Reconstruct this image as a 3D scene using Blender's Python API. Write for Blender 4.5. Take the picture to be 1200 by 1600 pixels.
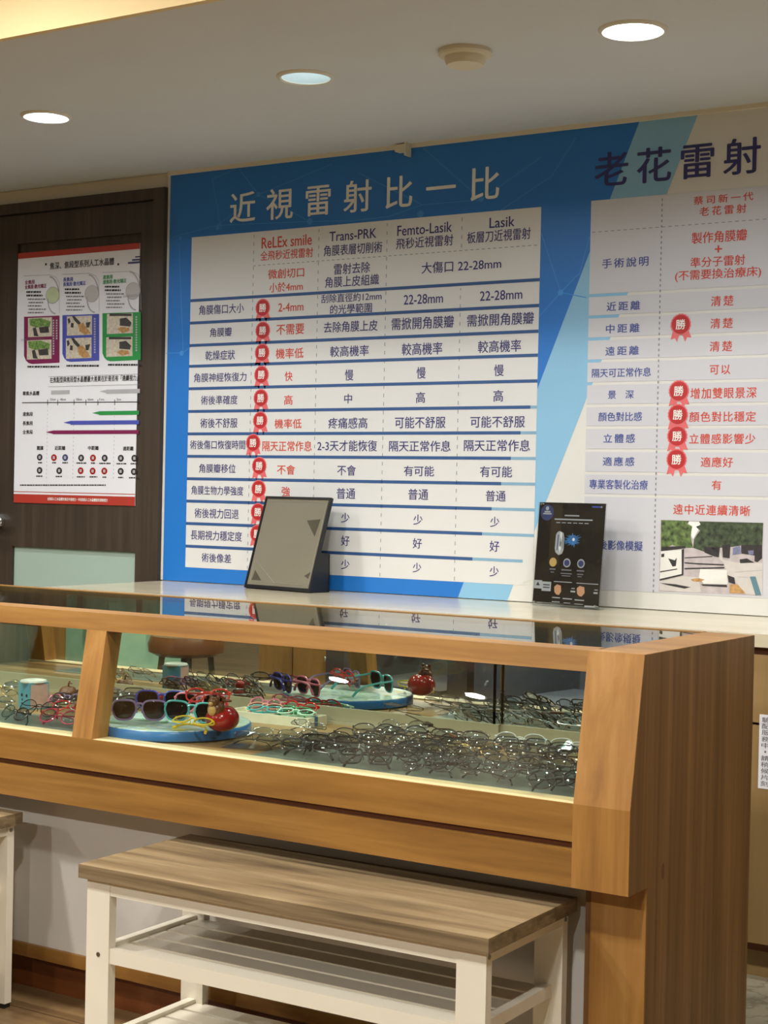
import bpy, bmesh, math, random
from mathutils import Vector, Matrix
SC = bpy.context.scene
COL = SC.collection
for o in list(bpy.data.objects):
    bpy.data.objects.remove(o)
random.seed(7)
PI = math.pi

# ------------------------------------------------------------------ camera
F_PX = 2528.175
CH = 1.27056                                     # camera height above the floor
c1 = Vector((-3945.0, -110.0, F_PX)).normalized() * -1      # world +X in camera axes (x right, y down, z forward)
c2 = Vector((1620.0, 7.0, F_PX))
c2 = (c2 - c1 * c2.dot(c1)).normalized()
c3 = c1.cross(c2)
if c3.y > 0: c3 = -c3
ROT = Matrix((c1, c2, c3))                       # camera axes -> world axes
cam = bpy.data.cameras.new('camera')
cam.sensor_fit = 'VERTICAL'
cam.sensor_height = 24.0
cam.sensor_width = 18.0
cam.lens = F_PX / 1600.0 * 24.0
cam.clip_start = 0.05
cam_o = bpy.data.objects.new('camera', cam)
COL.objects.link(cam_o)
right = ROT @ Vector((1, 0, 0)); up = ROT @ Vector((0, -1, 0)); back = ROT @ Vector((0, 0, -1))
M = Matrix((right, up, back)).transposed().to_4x4()
M.translation = Vector((0, 0, CH))
cam_o.matrix_world = M
SC.camera = cam_o

# ------------------------------------------------------------------ world, exposure
SC.view_settings.view_transform = 'Standard'
SC.view_settings.look = 'None'
SC.view_settings.gamma = 1.0
SC.view_settings.use_curve_mapping = False
SC.view_settings.exposure = -0.22
w = bpy.data.worlds.new('world'); SC.world = w; w.use_nodes = True
w.node_tree.nodes['Background'].inputs[0].default_value = (0.9, 0.87, 0.8, 1)
w.node_tree.nodes['Background'].inputs[1].default_value = 0.06
SC.cycles.max_bounces = 14
SC.cycles.transparent_max_bounces = 40
SC.cycles.glossy_bounces = 8
SC.cycles.use_denoising = True
SC.cycles.sample_clamp_indirect = 30.0
SC.cycles.caustics_reflective = False
SC.cycles.caustics_refractive = False
W_ROOM = 31.0          # watts of one warm room downlight
W_SIGN = 7.8          # watts of one cool downlight over the sign
WARM = (1.0, 0.97, 0.9)
COOL = (0.9, 0.965, 1.0)

# ------------------------------------------------------------------ measured planes (metres, floor = 0)
WALL = 4.8
ZC = 0.9226            # wall counter top
ZT = 0.9755            # display case top
ZS = 0.6832            # sill of its sloped glass
ZA = 0.5216            # underside of its apron
ZD = 0.6795             # deck inside
YF, YT = 2.8196, 2.8717
XR = -1.2407           # right side of the case
XL = -4.02
YB = 3.475
CEIL = 2.492
HIGH = 2.82

def ray(px, py): return ROT @ Vector((px - 600.0, py - 800.0, F_PX))
def on_y(px, py, y):
    r = ray(px, py); p = r * (y / r.y); p.z += CH; return p
def on_z(px, py, z):
    r = ray(px, py); p = r * ((z - CH) / r.z); p.z += CH; return p
def on_x(px, py, x):
    r = ray(px, py); p = r * (x / r.x); p.z += CH; return p

# ------------------------------------------------------------------ materials
def lin(c): return tuple(((v / 255.0) / 12.92 if v / 255.0 <= 0.04045 else ((v / 255.0 + 0.055) / 1.055) ** 2.4) for v in c) + (1.0,)
MATS = {}
def mat(name, col, rough=0.5, metal=0.0, var=0.06, scale=14.0, spec=0.5, bump=0.0, coat=0.0):
    m = bpy.data.materials.new(name); m.use_nodes = True; MATS[name] = m
    nt = m.node_tree; b = nt.nodes['Principled BSDF']
    c = lin(col)
    tc = nt.nodes.new('ShaderNodeTexCoord'); n = nt.nodes.new('ShaderNodeTexNoise')
    n.inputs['Scale'].default_value = scale; n.inputs['Detail'].default_value = 4
    nt.links.new(tc.outputs['Object'], n.inputs['Vector'])
    r = nt.nodes.new('ShaderNodeValToRGB')
    r.color_ramp.elements[0].position = 0.3; r.color_ramp.elements[1].position = 0.7
    r.color_ramp.elements[0].color = tuple(max(0, v * (1 - var)) for v in c[:3]) + (1,)
    r.color_ramp.elements[1].color = tuple(min(1, v * (1 + var)) for v in c[:3]) + (1,)
    nt.links.new(n.outputs['Fac'], r.inputs[0]); nt.links.new(r.outputs[0], b.inputs['Base Color'])
    b.inputs['Roughness'].default_value = rough; b.inputs['Metallic'].default_value = metal
    b.inputs['Specular IOR Level'].default_value = spec
    b.inputs['Coat Weight'].default_value = coat
    if bump:
        bp = nt.nodes.new('ShaderNodeBump'); bp.inputs['Strength'].default_value = bump; bp.inputs['Distance'].default_value = 0.004
        nt.links.new(n.outputs['Fac'], bp.inputs['Height']); nt.links.new(bp.outputs[0], b.inputs['Normal'])
    return m
def wood(name, dark, mid, light, stretch, rough=0.42, scale=1.0, plank=None, bump=0.12):
    """grain: noise squeezed across the grain; stretch = per-axis frequency"""
    m = bpy.data.materials.new(name); m.use_nodes = True; MATS[name] = m
    nt = m.node_tree; b = nt.nodes['Principled BSDF']; L = nt.links.new
    tc = nt.nodes.new('ShaderNodeTexCoord'); mp = nt.nodes.new('ShaderNodeMapping')
    mp.inputs['Scale'].default_value = tuple(s * scale for s in stretch)
    L(tc.outputs['Object'], mp.inputs['Vector'])
    n = nt.nodes.new('ShaderNodeTexNoise'); n.inputs['Scale'].default_value = 1.0; n.inputs['Detail'].default_value = 7; n.inputs['Roughness'].default_value = 0.62
    n.inputs['Distortion'].default_value = 0.35
    L(mp.outputs[0], n.inputs['Vector'])
    r = nt.nodes.new('ShaderNodeValToRGB')
    e = r.color_ramp.elements; e[0].position = 0.28; e[1].position = 0.72
    e[0].color = lin(dark); e[1].color = lin(light)
    k = r.color_ramp.elements.new(0.5); k.color = lin(mid)
    L(n.outputs['Fac'], r.inputs[0]); out = r.outputs[0]
    n2 = nt.nodes.new('ShaderNodeTexNoise'); n2.inputs['Scale'].default_value = 2.2; n2.inputs['Detail'].default_value = 3
    L(tc.outputs['Object'], n2.inputs['Vector'])
    mx = nt.nodes.new('ShaderNodeMix'); mx.data_type = 'RGBA'; mx.blend_type = 'MULTIPLY'; mx.inputs[0].default_value = 0.35
    L(out, mx.inputs[6]); 
    r2 = nt.nodes.new('ShaderNodeValToRGB'); r2.color_ramp.elements[0].position = 0.35; r2.color_ramp.elements[0].color = (0.62, 0.62, 0.62, 1)
    r2.color_ramp.elements[1].position = 0.65
    L(n2.outputs['Fac'], r2.inputs[0]); L(r2.outputs[0], mx.inputs[7]); out = mx.outputs[2]
    if plank:
        br = nt.nodes.new('ShaderNodeTexBrick')
        br.inputs['Scale'].default_value = 1.0; br.inputs['Brick Width'].default_value = plank[0]; br.inputs['Row Height'].default_value = plank[1]
        br.inputs['Mortar Size'].default_value = 0.002
        br.inputs['Color1'].default_value = (0.8, 0.8, 0.8, 1); br.inputs['Color2'].default_value = (1, 1, 1, 1); br.inputs['Mortar'].default_value = (0.25, 0.22, 0.2, 1)
        L(tc.outputs['Object'], br.inputs['Vector'])
        m3 = nt.nodes.new('ShaderNodeMix'); m3.data_type = 'RGBA'; m3.blend_type = 'MULTIPLY'; m3.inputs[0].default_value = 1
        L(out, m3.inputs[6]); L(br.outputs['Color'], m3.inputs[7]); out = m3.outputs[2]
    L(out, b.inputs['Base Color'])
    b.inputs['Roughness'].default_value = rough
    bp = nt.nodes.new('ShaderNodeBump'); bp.inputs['Strength'].default_value = bump; bp.inputs['Distance'].default_value = 0.002
    L(n.outputs['Fac'], bp.inputs['Height']); L(bp.outputs[0], b.inputs['Normal'])
    return m
def glass(name, tint=(255, 255, 255), ior=1.5, rough=0.0):
    m = bpy.data.materials.new(name); m.use_nodes = True; MATS[name] = m
    nt = m.node_tree; nt.nodes.remove(nt.nodes['Principled BSDF']); L = nt.links.new
    out = nt.nodes['Material Output']
    t = nt.nodes.new('ShaderNodeBsdfTransparent'); t.inputs[0].default_value = lin(tint)
    g = nt.nodes.new('ShaderNodeBsdfGlossy'); g.inputs['Roughness'].default_value = rough
    f = nt.nodes.new('ShaderNodeFresnel')
    ge = nt.nodes.new('ShaderNodeNewGeometry'); mr = nt.nodes.new('ShaderNodeMapRange')      # the pane does not bend light: same reflectance on both faces
    mr.inputs[3].default_value = ior; mr.inputs[4].default_value = 1.0 / ior
    L(ge.outputs['Backfacing'], mr.inputs[0]); L(mr.outputs[0], f.inputs[0])
    mx = nt.nodes.new('ShaderNodeMixShader')
    L(f.outputs[0], mx.inputs[0]); L(t.outputs[0], mx.inputs[1]); L(g.outputs[0], mx.inputs[2]); L(mx.outputs[0], out.inputs[0])
    return m
def emit(name, col, strength):
    m = bpy.data.materials.new(name); m.use_nodes = True; MATS[name] = m
    nt = m.node_tree; b = nt.nodes['Principled BSDF']
    b.inputs['Base Color'].default_value = (0.8, 0.8, 0.8, 1)
    b.inputs['Emission Color'].default_value = tuple(col) + (1,); b.inputs['Emission Strength'].default_value = strength
    return m

mat('ceiling_paint', (216, 220, 226), 0.85, var=0.015, scale=3)
mat('fascia_paint', (232, 208, 158), 0.8, var=0.015, scale=3)
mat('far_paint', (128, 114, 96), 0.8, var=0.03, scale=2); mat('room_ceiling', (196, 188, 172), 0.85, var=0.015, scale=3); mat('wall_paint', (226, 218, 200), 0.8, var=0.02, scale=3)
mat('grey_plaster', (204, 200, 194), 0.8, var=0.05, scale=2.2)
wood('case_wood_x', (122, 82, 36), (147, 104, 46), (168, 124, 64), (1.6, 26, 26))
wood('case_wood_z', (138, 94, 44), (165, 118, 58), (184, 138, 78), (20, 20, 1.3))
wood('case_veneer_shaded', (96, 64, 27), (124, 87, 42), (150, 110, 62), (40, 34, 0.8), rough=0.5)  # case wood darkened: shade on the end panel put into the colour
wood('groove_wood', (92, 48, 20), (110, 60, 26), (124, 70, 32), (1.6, 26, 26))
wood('sill_wood', (222, 196, 146), (232, 208, 160), (240, 220, 178), (1.6, 26, 26))
wood('deck_wood', (142, 108, 64), (160, 124, 78), (176, 140, 94), (1.6, 22, 22))
wood('bench_wood', (74, 60, 42), (130, 111, 82), (166, 146, 114), (1.6, 17, 50), rough=0.45, bump=0.4)
wood('counter_laminate', (204, 192, 164), (212, 200, 172), (220, 208, 182), (1.2, 9, 9), rough=0.16, bump=0.0)
wood('cabinet_laminate', (142, 114, 72), (152, 124, 80), (160, 132, 90), (14, 14, 1.0), rough=0.4)
wood('dark_wood', (56, 46, 37), (68, 56, 46), (80, 67, 55), (30, 30, 1.2), rough=0.45)
wood('floor_planks', (92, 70, 46), (124, 98, 66), (150, 122, 86), (1.2, 24, 24), rough=0.35, plank=(1.2, 0.15))
wood('far_wood', (120, 84, 40), (146, 106, 54), (164, 124, 70), (14, 14, 1.2), rough=0.4)
mat('aisle_tile', (150, 142, 120), 0.3, var=0.3, scale=5)
mat('white_metal', (236, 230, 214), 0.35, var=0.01)
mat('foot_black', (28, 26, 25), 0.6)
mat('chrome', (226, 226, 226), 0.24, metal=1.0, var=0.02)
mat('steel_screw', (150, 145, 135), 0.3, metal=1.0)
mat('aluminium', (178, 168, 142), 0.42, metal=0.2, var=0.02)
mat('frosted_mint', (168, 190, 178), 0.35, var=0.03, scale=3)
mat('off_white', (230, 226, 214), 0.5, var=0.01)
mat('shadow_gap', (70, 62, 54), 0.8)
mat('door_paper', (232, 232, 238), 0.42, var=0.008)
mat('paper_red', (178, 58, 46), 0.45, var=0.02)
mat('ink_black', (38, 36, 40), 0.5)
mat('ink_grey', (120, 118, 124), 0.5)
mat('ink_light_grey', (176, 176, 180), 0.5)
mat('plum', (128, 32, 82), 0.45, var=0.02); mat('periwinkle', (76, 84, 176), 0.45, var=0.02); mat('leaf_green', (44, 146, 74), 0.45, var=0.02)
mat('photo_green', (112, 146, 76), 0.5, var=0.6, scale=120); mat('photo_dark', (64, 60, 58), 0.5, var=0.4, scale=120)
mat('photo_beige', (206, 196, 178), 0.5, var=0.2, scale=90); mat('photo_tan', (186, 142, 90), 0.5, var=0.3, scale=90)
mat('lens_green', (196, 208, 168), 0.3, var=0.1); mat('lens_grey', (196, 194, 194), 0.3, var=0.04)
SIGN_R = 0.4
mat('sign_blue', (34, 118, 204), SIGN_R, var=0.02, scale=4)
mat('sign_light_blue', (138, 190, 224), SIGN_R, var=0.015, scale=4)
mat('sign_white', (222, 221, 216), SIGN_R, var=0.008, scale=4)
mat('table_white', (220, 220, 219), SIGN_R, var=0.008, scale=4)
mat('table_lilac', (206, 206, 213), SIGN_R, var=0.008, scale=4)
mat('line_blue', (48, 86, 140), 0.5); mat('line_pale', (132, 172, 200), 0.5)
mat('sign_net', (66, 146, 222), 0.5); mat('dash_grey', (128, 134, 148), 0.5)
mat('ink_navy', (50, 50, 112), 0.5); mat('ink_navy_dark', (42, 42, 92), 0.5); mat('ink_red', (206, 70, 50), 0.5); mat('ink_blue', (62, 78, 150), 0.5)
mat('ink_white', (240, 240, 236), 0.5)
mat('rosette_red', (186, 38, 42), 0.45); mat('rosette_pink', (226, 108, 112), 0.45)
mat('black_plastic', (20, 20, 22), 0.35, var=0.1)
mat('grey_pane', (126, 121, 106), 0.12, var=0.05, scale=3); mat('dark_reflection', (82, 78, 66), 0.15); mat('pane_edge', (150, 146, 132), 0.3)  # pane grey and its dark tone paint the reflected room
mat('poster_black', (50, 44, 38), 0.2, var=0.25, scale=9, coat=0.6)
mat('poster_band', (66, 56, 44), 0.2, var=0.2, scale=9, coat=0.6)
mat('spark_blue', (58, 112, 172), 0.4, var=0.45, scale=60); mat('icon_gold', (206, 170, 100), 0.4); mat('skin_print', (206, 152, 116), 0.5, var=0.1, scale=60)
mat('navy_print', (60, 64, 110), 0.4)
mat('photo_leaf', (88, 108, 60), 0.5, var=0.85, scale=60); mat('photo_leaf_dark', (62, 74, 52), 0.5, var=0.8, scale=60)
mat('photo_street', (190, 180, 182), 0.5, var=0.18, scale=30); mat('photo_sky', (238, 240, 236), 0.5); mat('photo_trunk', (48, 44, 46), 0.5, var=0.3, scale=60)
mat('photo_paper', (208, 202, 198), 0.5, var=0.05, scale=30); mat('photo_paper_white', (232, 230, 226), 0.5); mat('photo_teal', (92, 130, 146), 0.5); mat('photo_car', (120, 124, 156), 0.5, var=0.2, scale=60)
mat('smoke_white', (226, 218, 196), 0.5, var=0.01)
mat('toy_red', (168, 32, 30), 0.18, coat=0.6); mat('toy_brown', (112, 66, 36), 0.3); mat('toy_tan', (206, 166, 104), 0.4); mat('toy_yellow', (226, 190, 60), 0.35)
mat('cup_blue', (112, 186, 214), 0.35); mat('cup_pink', (236, 196, 184), 0.4, var=0.12, scale=40); mat('cup_rim', (240, 236, 228), 0.35)
mat('tray_blue', (50, 112, 176), 0.3); 
mat('mat_green', (104, 112, 102), 0.35, var=0.12, scale=30); mat('foam_white', (236, 228, 204), 0.6); mat('tape_blue', (60, 108, 140), 0.5)
mat('cloth_slate', (66, 72, 86), 0.85, var=0.15); mat('cloth_dark', (52, 48, 48), 0.85, var=0.2); mat('mint_cloth', (168, 220, 196), 0.7, var=0.06)
m = mat('tray_swirl', (168, 200, 176), 0.3)     # marbled print: green, white and yellow streaks
nt = m.node_tree
rr = [n for n in nt.nodes if n.type == 'VALTORGB'][0]; nn = [n for n in nt.nodes if n.type == 'TEX_NOISE'][0]
nn.inputs['Scale'].default_value = 13; nn.inputs['Distortion'].default_value = 1.6
rr.color_ramp.elements[0].position = 0.33; rr.color_ramp.elements[0].color = lin((96, 160, 96)); rr.color_ramp.elements[1].position = 0.66; rr.color_ramp.elements[1].color = lin((226, 212, 110))
for ps, cc in ((0.42, (190, 214, 196)), (0.5, (214, 224, 216)), (0.58, (140, 190, 204))):
    k = rr.color_ramp.elements.new(ps); k.color = lin(cc)
glass('pane_glass', (250, 253, 250)); glass('top_glass', (236, 246, 240)); glass('lens_clear', (238, 241, 243)); glass('acrylic', (246, 248, 248), 1.49)
glass('lens_dark', (70, 62, 62)); glass('lens_smoke', (112, 98, 100)); glass('lens_black', (34, 36, 48)); glass('bag_film', (232, 234, 234), 1.45, 0.12)
mat('mirror', (232, 232, 226), 0.0, metal=1.0, var=0.0)
FRAMES = {'black': mat('frame_black', (24, 22, 24), 0.25), 'dark brown': mat('frame_brown', (58, 38, 28), 0.25, var=0.2, scale=60),
          'silver': mat('frame_silver', (150, 148, 146), 0.2, metal=1.0), 'gunmetal': mat('frame_gunmetal', (62, 60, 62), 0.25, metal=1.0),
          'gold': mat('frame_gold', (200, 160, 96), 0.2, metal=1.0), 'clear grey': mat('frame_clear', (186, 184, 178), 0.15),
          'red': mat('frame_red', (206, 44, 40), 0.25), 'raspberry': mat('frame_raspberry', (172, 40, 74), 0.25), 'pink': mat('frame_pink', (232, 128, 152), 0.25),
          'lilac': mat('frame_lilac', (150, 124, 172), 0.25), 'violet-blue': mat('frame_violet', (66, 66, 160), 0.25), 'turquoise': mat('frame_turquoise', (82, 176, 178), 0.25),
          'sky blue': mat('frame_sky', (120, 176, 216), 0.25), 'mint': mat('frame_mint', (190, 224, 200), 0.25), 'green': mat('frame_green', (72, 160, 110), 0.25),
          'yellow': mat('frame_yellow', (232, 204, 60), 0.25), 'peach': mat('frame_peach', (230, 160, 140), 0.25)}
emit('lamp_cool', (0.95, 0.98, 1.0), 14.0); emit('lamp_cool_dim', (0.9, 0.97, 1.0), 9.0); emit('lamp_warm', (1.0, 0.96, 0.88), 150.0)
mat('reflector', (226, 240, 244), 0.25, var=0.0); mat('reflector_dim', (206, 220, 222), 0.3, var=0.0)

# ------------------------------------------------------------------ mesh helpers
def B(): return bmesh.new()
def box(bm, x0, x1, y0, y1, z0, z1):
    v = [bm.verts.new((x, y, z)) for x in (x0, x1) for y in (y0, y1) for z in (z0, z1)]
    for f in ((0, 1, 3, 2), (4, 6, 7, 5), (0, 4, 5, 1), (2, 3, 7, 6), (0, 2, 6, 4), (1, 5, 7, 3)):
        bm.faces.new([v[i] for i in f])
def prism(bm, pts, d):
    """closed polygon (3-D points) swept along vector d"""
    d = Vector(d); a = [bm.verts.new(p) for p in pts]; b = [bm.verts.new(Vector(p) + d) for p in pts]
    n = len(pts)
    bm.faces.new(a[::-1]); bm.faces.new(b)
    for i in range(n): bm.faces.new((a[i], a[(i + 1) % n], b[(i + 1) % n], b[i]))
def lathe(bm, prof, cx=0, cy=0, cz=0, seg=32, cap=True):
    rings = []
    for r, z in prof:
        rings.append([bm.verts.new((cx + r * math.cos(2 * PI * i / seg), cy + r * math.sin(2 * PI * i / seg), cz + z)) for i in range(seg)])
    for a, b in zip(rings, rings[1:]):
        for i in range(seg):
            j = (i + 1) % seg; bm.faces.new((a[i], a[j], b[j], b[i]))
    if cap:
        bm.faces.new(rings[0][::-1]); bm.faces.new(rings[-1])
def tube(bm, pts, r, seg=6, closed=False, flat=1.0):
    pts = [Vector(p) for p in pts]; n = len(pts); rings = []; ref = None
    for i, p in enumerate(pts):
        if closed: t = pts[(i + 1) % n] - pts[i - 1]
        else: t = pts[min(i + 1, n - 1)] - pts[max(i - 1, 0)]
        t.normalize()
        if ref is None:
            ref = Vector((0, 1, 0)) if abs(t.y) < 0.9 else Vector((1, 0, 0))
        u = (ref - t * ref.dot(t))
        if u.length < 1e-4: u = t.orthogonal()
        u.normalize(); v = t.cross(u); ref = u
        rings.append([bm.verts.new(p + u * (math.cos(2 * PI * k / seg) * r * flat) + v * (math.sin(2 * PI * k / seg) * r)) for k in range(seg)])
    for i in range(n if closed else n - 1):
        a, b = rings[i], rings[(i + 1) % n]
        for k in range(seg):
            j = (k + 1) % seg; bm.faces.new((a[k], a[j], b[j], b[k]))
    if not closed:
        bm.faces.new(rings[0][::-1]); bm.faces.new(rings[-1])
def sphere(bm, c, rx, ry=None, rz=None, seg=14):
    r = bmesh.ops.create_uvsphere(bm, u_segments=seg, v_segments=max(6, seg * 2 // 3), radius=1.0)
    ry = ry or rx; rz = rz or rx
    for v in r['verts']: v.co = Vector((c[0] + v.co.x * rx, c[1] + v.co.y * ry, c[2] + v.co.z * rz))
def to_mesh(name, bm, mats, smooth=False, bevel=0.0):
    if bevel:
        es = [e for e in bm.edges if len(e.link_faces) == 2 and e.calc_face_angle(0) > 0.6]
        bmesh.ops.bevel(bm, geom=es, offset=bevel, segments=2, affect='EDGES', profile=0.6)
    bmesh.ops.recalc_face_normals(bm, faces=bm.faces[:])
    me = bpy.data.meshes.new(name); bm.to_mesh(me); bm.free()
    for mm in (mats if isinstance(mats, (list, tuple)) else [mats]): me.materials.append(MATS[mm] if isinstance(mm, str) else mm)
    if smooth:
        for p in me.polygons: p.use_smooth = True
        if hasattr(me, 'set_sharp_from_angle'): me.set_sharp_from_angle(angle=0.7)
    return me
def add(name, me, parent=None, loc=(0, 0, 0)):
    o = bpy.data.objects.new(name, me); COL.objects.link(o); o.location = loc
    if parent: o.parent = parent
    return o
def root_loc(p):
    while p.parent: p = p.parent
    return p.location.copy()
def part(name, bm, m, parent, smooth=False, bevel=0.0, world=True):
    """a child mesh; the bmesh is in world coordinates (world=True) or in the root's own"""
    if world:
        off = root_loc(parent)
        for v in bm.verts: v.co -= off
    return add(name, to_mesh(name, bm, m, smooth, bevel), parent)
def tag(o, label, cat, group=None):
    o['label'] = label; o['category'] = cat
    if group: o['group'] = group
    return o
def thing(name, label, cat, loc=(0, 0, 0), rz=0, group=None):
    o = bpy.data.objects.new(name, None); COL.objects.link(o); o.location = loc; o.rotation_euler = (0, 0, rz)
    o.empty_display_size = 0.05
    return tag(o, label, cat, group)
def single(name, bm, m, label, cat, loc=(0, 0, 0), group=None, smooth=False, bevel=0.0):
    L = Vector(loc)
    for v in bm.verts: v.co -= L
    return tag(add(name, to_mesh(name, bm, m, smooth, bevel), None, loc), label, cat, group)
def struct(name, bm, m, parent=None, smooth=False, bevel=0.0):
    o = add(name, to_mesh(name, bm, m, smooth, bevel), parent)
    if not parent: o['kind'] = 'structure'
    return o

# ------------------------------------------------------------------ the room
RX0, RX1, RY0 = -10.0, 2.6, -7.2
bm = B(); box(bm, RX0, RX1, RY0, 3.42, -0.1, 0); struct('floor', bm, 'floor_planks')
m = MATS['aisle_tile']; nt = m.node_tree
vo = nt.nodes.new('ShaderNodeTexVoronoi'); vo.feature = 'DISTANCE_TO_EDGE'; vo.inputs['Scale'].default_value = 3.2
nz = nt.nodes.new('ShaderNodeTexNoise'); nz.inputs['Scale'].default_value = 4; nz.inputs['Detail'].default_value = 6
tc = nt.nodes.new('ShaderNodeTexCoord'); ad = nt.nodes.new('ShaderNodeVectorMath'); ad.operation = 'ADD'
nt.links.new(tc.outputs['Object'], nz.inputs['Vector']); nt.links.new(nz.outputs['Color'], ad.inputs[0]); nt.links.new(tc.outputs['Object'], ad.inputs[1]); nt.links.new(ad.outputs[0], vo.inputs['Vector'])
vr = nt.nodes.new('ShaderNodeValToRGB'); vr.color_ramp.elements[0].color = (0.3, 0.27, 0.22, 1); vr.color_ramp.elements[1].position = 0.05; nt.links.new(vo.outputs['Distance'], vr.inputs[0])
mx = nt.nodes.new('ShaderNodeMix'); mx.data_type = 'RGBA'; mx.blend_type = 'MULTIPLY'; mx.inputs[0].default_value = 0.6
old = nt.nodes['Principled BSDF'].inputs['Base Color'].links[0].from_socket
nt.links.new(old, mx.inputs[6]); nt.links.new(vr.outputs[0], mx.inputs[7]); nt.links.new(mx.outputs[2], nt.nodes['Principled BSDF'].inputs['Base Color'])
bm = B(); box(bm, RX0, RX1, 3.42, WALL + 0.1, -0.1, 0); struct('floor_aisle', bm, 'aisle_tile')
bm = B(); box(bm, RX0, -5.06, WALL, WALL + 0.1, 0, CEIL); box(bm, -4.10, RX1, WALL, WALL + 0.1, 0, CEIL); box(bm, -5.06, -4.10, WALL, WALL + 0.1, 2.434, CEIL)
struct('wall_back', bm, 'wall_paint')
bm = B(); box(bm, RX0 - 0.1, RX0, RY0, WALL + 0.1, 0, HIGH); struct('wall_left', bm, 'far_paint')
bm = B(); box(bm, RX1, RX1 + 0.1, RY0, WALL + 0.1, 0, HIGH); struct('wall_right', bm, 'wall_paint')
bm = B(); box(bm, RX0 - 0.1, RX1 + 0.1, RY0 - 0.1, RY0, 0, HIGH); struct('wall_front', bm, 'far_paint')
bm = B(); box(bm, RX0 - 0.1, RX1 + 0.1, RY0 - 0.1, 3.17, HIGH, HIGH + 0.1); struct('ceiling', bm, 'room_ceiling')
# lowered soffit along the sign wall, with round openings for its recessed lamps
SOFF_Y = 3.17
LAMPS = [(-3.834, 3.876, 0.082), (-2.785, 3.873, 0.086), (-1.752, 3.884, 0.089), (-0.72, 3.88, 0.086), (-4.88, 3.876, 0.082)]
bm = B()
outer = [bm.verts.new(p) for p in ((RX0 - 0.1, SOFF_Y, CEIL), (RX1 + 0.1, SOFF_Y, CEIL), (RX1 + 0.1, WALL + 0.1, CEIL), (RX0 - 0.1, WALL + 0.1, CEIL))]
es = [bm.edges.new((outer[i], outer[(i + 1) % 4])) for i in range(4)]
for x, y, r in LAMPS:
    c = [bm.verts.new((x + (r - 0.012) * math.cos(2 * PI * i / 40), y + (r - 0.012) * math.sin(2 * PI * i / 40), CEIL)) for i in range(40)]
    es += [bm.edges.new((c[i], c[(i + 1) % 40])) for i in range(40)]
bmesh.ops.triangle_fill(bm, use_beauty=True, edges=es)
struct('ceiling_soffit', bm, 'ceiling_paint')
bm = B(); box(bm, RX0 - 0.1, RX1 + 0.1, SOFF_Y - 0.02, SOFF_Y, CEIL, HIGH); struct('trim_1', bm, 'fascia_paint')
bm = B(); box(bm, RX0 - 0.1, RX1 + 0.1, SOFF_Y, WALL + 0.1, HIGH, HIGH + 0.1); struct('ceiling_upper_slab', bm, 'ceiling_paint')
bm = B(); box(bm, -4.08, RX1, WALL - 0.022, WALL, CEIL - 0.014, CEIL); struct('trim_2', bm, 'wall_paint')

# ------------------------------------------------------------------ lamps
def area(name, loc, size, power, col, spread, parent):
    l = bpy.data.lights.new(name, 'AREA'); l.shape = 'DISK'; l.size = size; l.energy = power; l.color = col; l.spread = spread
    o = bpy.data.objects.new(name, l); COL.objects.link(o); o.parent = parent; o.location = loc
    return o
def soffit_lamp(i, x, y, r, label):
    t = thing('recessed_downlight', label, 'ceiling light', (x, y, CEIL), group='downlights over the wall sign')
    bm = B(); lathe(bm, [(r - 0.014, 0.004), (r - 0.014, -0.004), (r - 0.009, -0.008), (r, -0.004), (r + 0.002, 0.0)], cap=False, seg=40)
    part('trim_ring', bm, 'off_white', t, True, world=False)
    bm = B(); lathe(bm, [(r - 0.014, -0.002), (r - 0.026, 0.05), (r - 0.04, 0.075), (0.036, 0.085)], cap=False, seg=40)
    part('reflector', bm, 'reflector_dim' if i == 1 else 'reflector', t, True, world=False)
    dim = i == 1
    bm = B(); bz = 0.068 if dim else 0.018
    br = 0.036 if dim else r - 0.019
    lathe(bm, [(br, bz + 0.014), (br, bz + 0.004), (br * 0.9, bz), (br * 0.5, bz - 0.006), (0.002, bz - 0.008)], seg=32)
    part('bulb', bm, 'lamp_cool_dim' if dim else 'lamp_cool', t, True, world=False)
    area('lamp_light', (0, 0, 0.0 if dim else bz - 0.012), 0.06 if dim else 0.11, W_SIGN * (0.55 if dim else 1.0), COOL, math.radians(150), t)
SL = ['leftmost recessed downlight, glowing white above the dark door', 'middle recessed downlight with visible reflector above the left table', 'rightmost visible recessed downlight, glaring white beside the smoke detector',
      'recessed downlight beyond the right edge over the sign', 'recessed downlight beyond the left edge above the door']
for i, (x, y, r) in enumerate(LAMPS): soffit_lamp(i, x, y, r, SL[i])
def room_lamp(x, y, power, label):
    t = thing('room_downlight', label, 'ceiling light', (x, y, HIGH), group='warm downlights of the waiting area')
    bm = B(); lathe(bm, [(0.088, -0.004), (0.094, -0.008), (0.105, -0.004), (0.106, 0.0)], cap=False, seg=40); part('trim_ring', bm, 'off_white', t, True, world=False)
    bm = B(); lathe(bm, [(0.09, 0.0), (0.088, -0.004), (0.06, -0.008), (0.002, -0.010)], seg=32); part('diffuser', bm, 'lamp_warm', t, True, world=False)
    area('lamp_light', (0, 0, -0.014), 0.17, power, WARM, math.radians(165), t)
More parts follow.
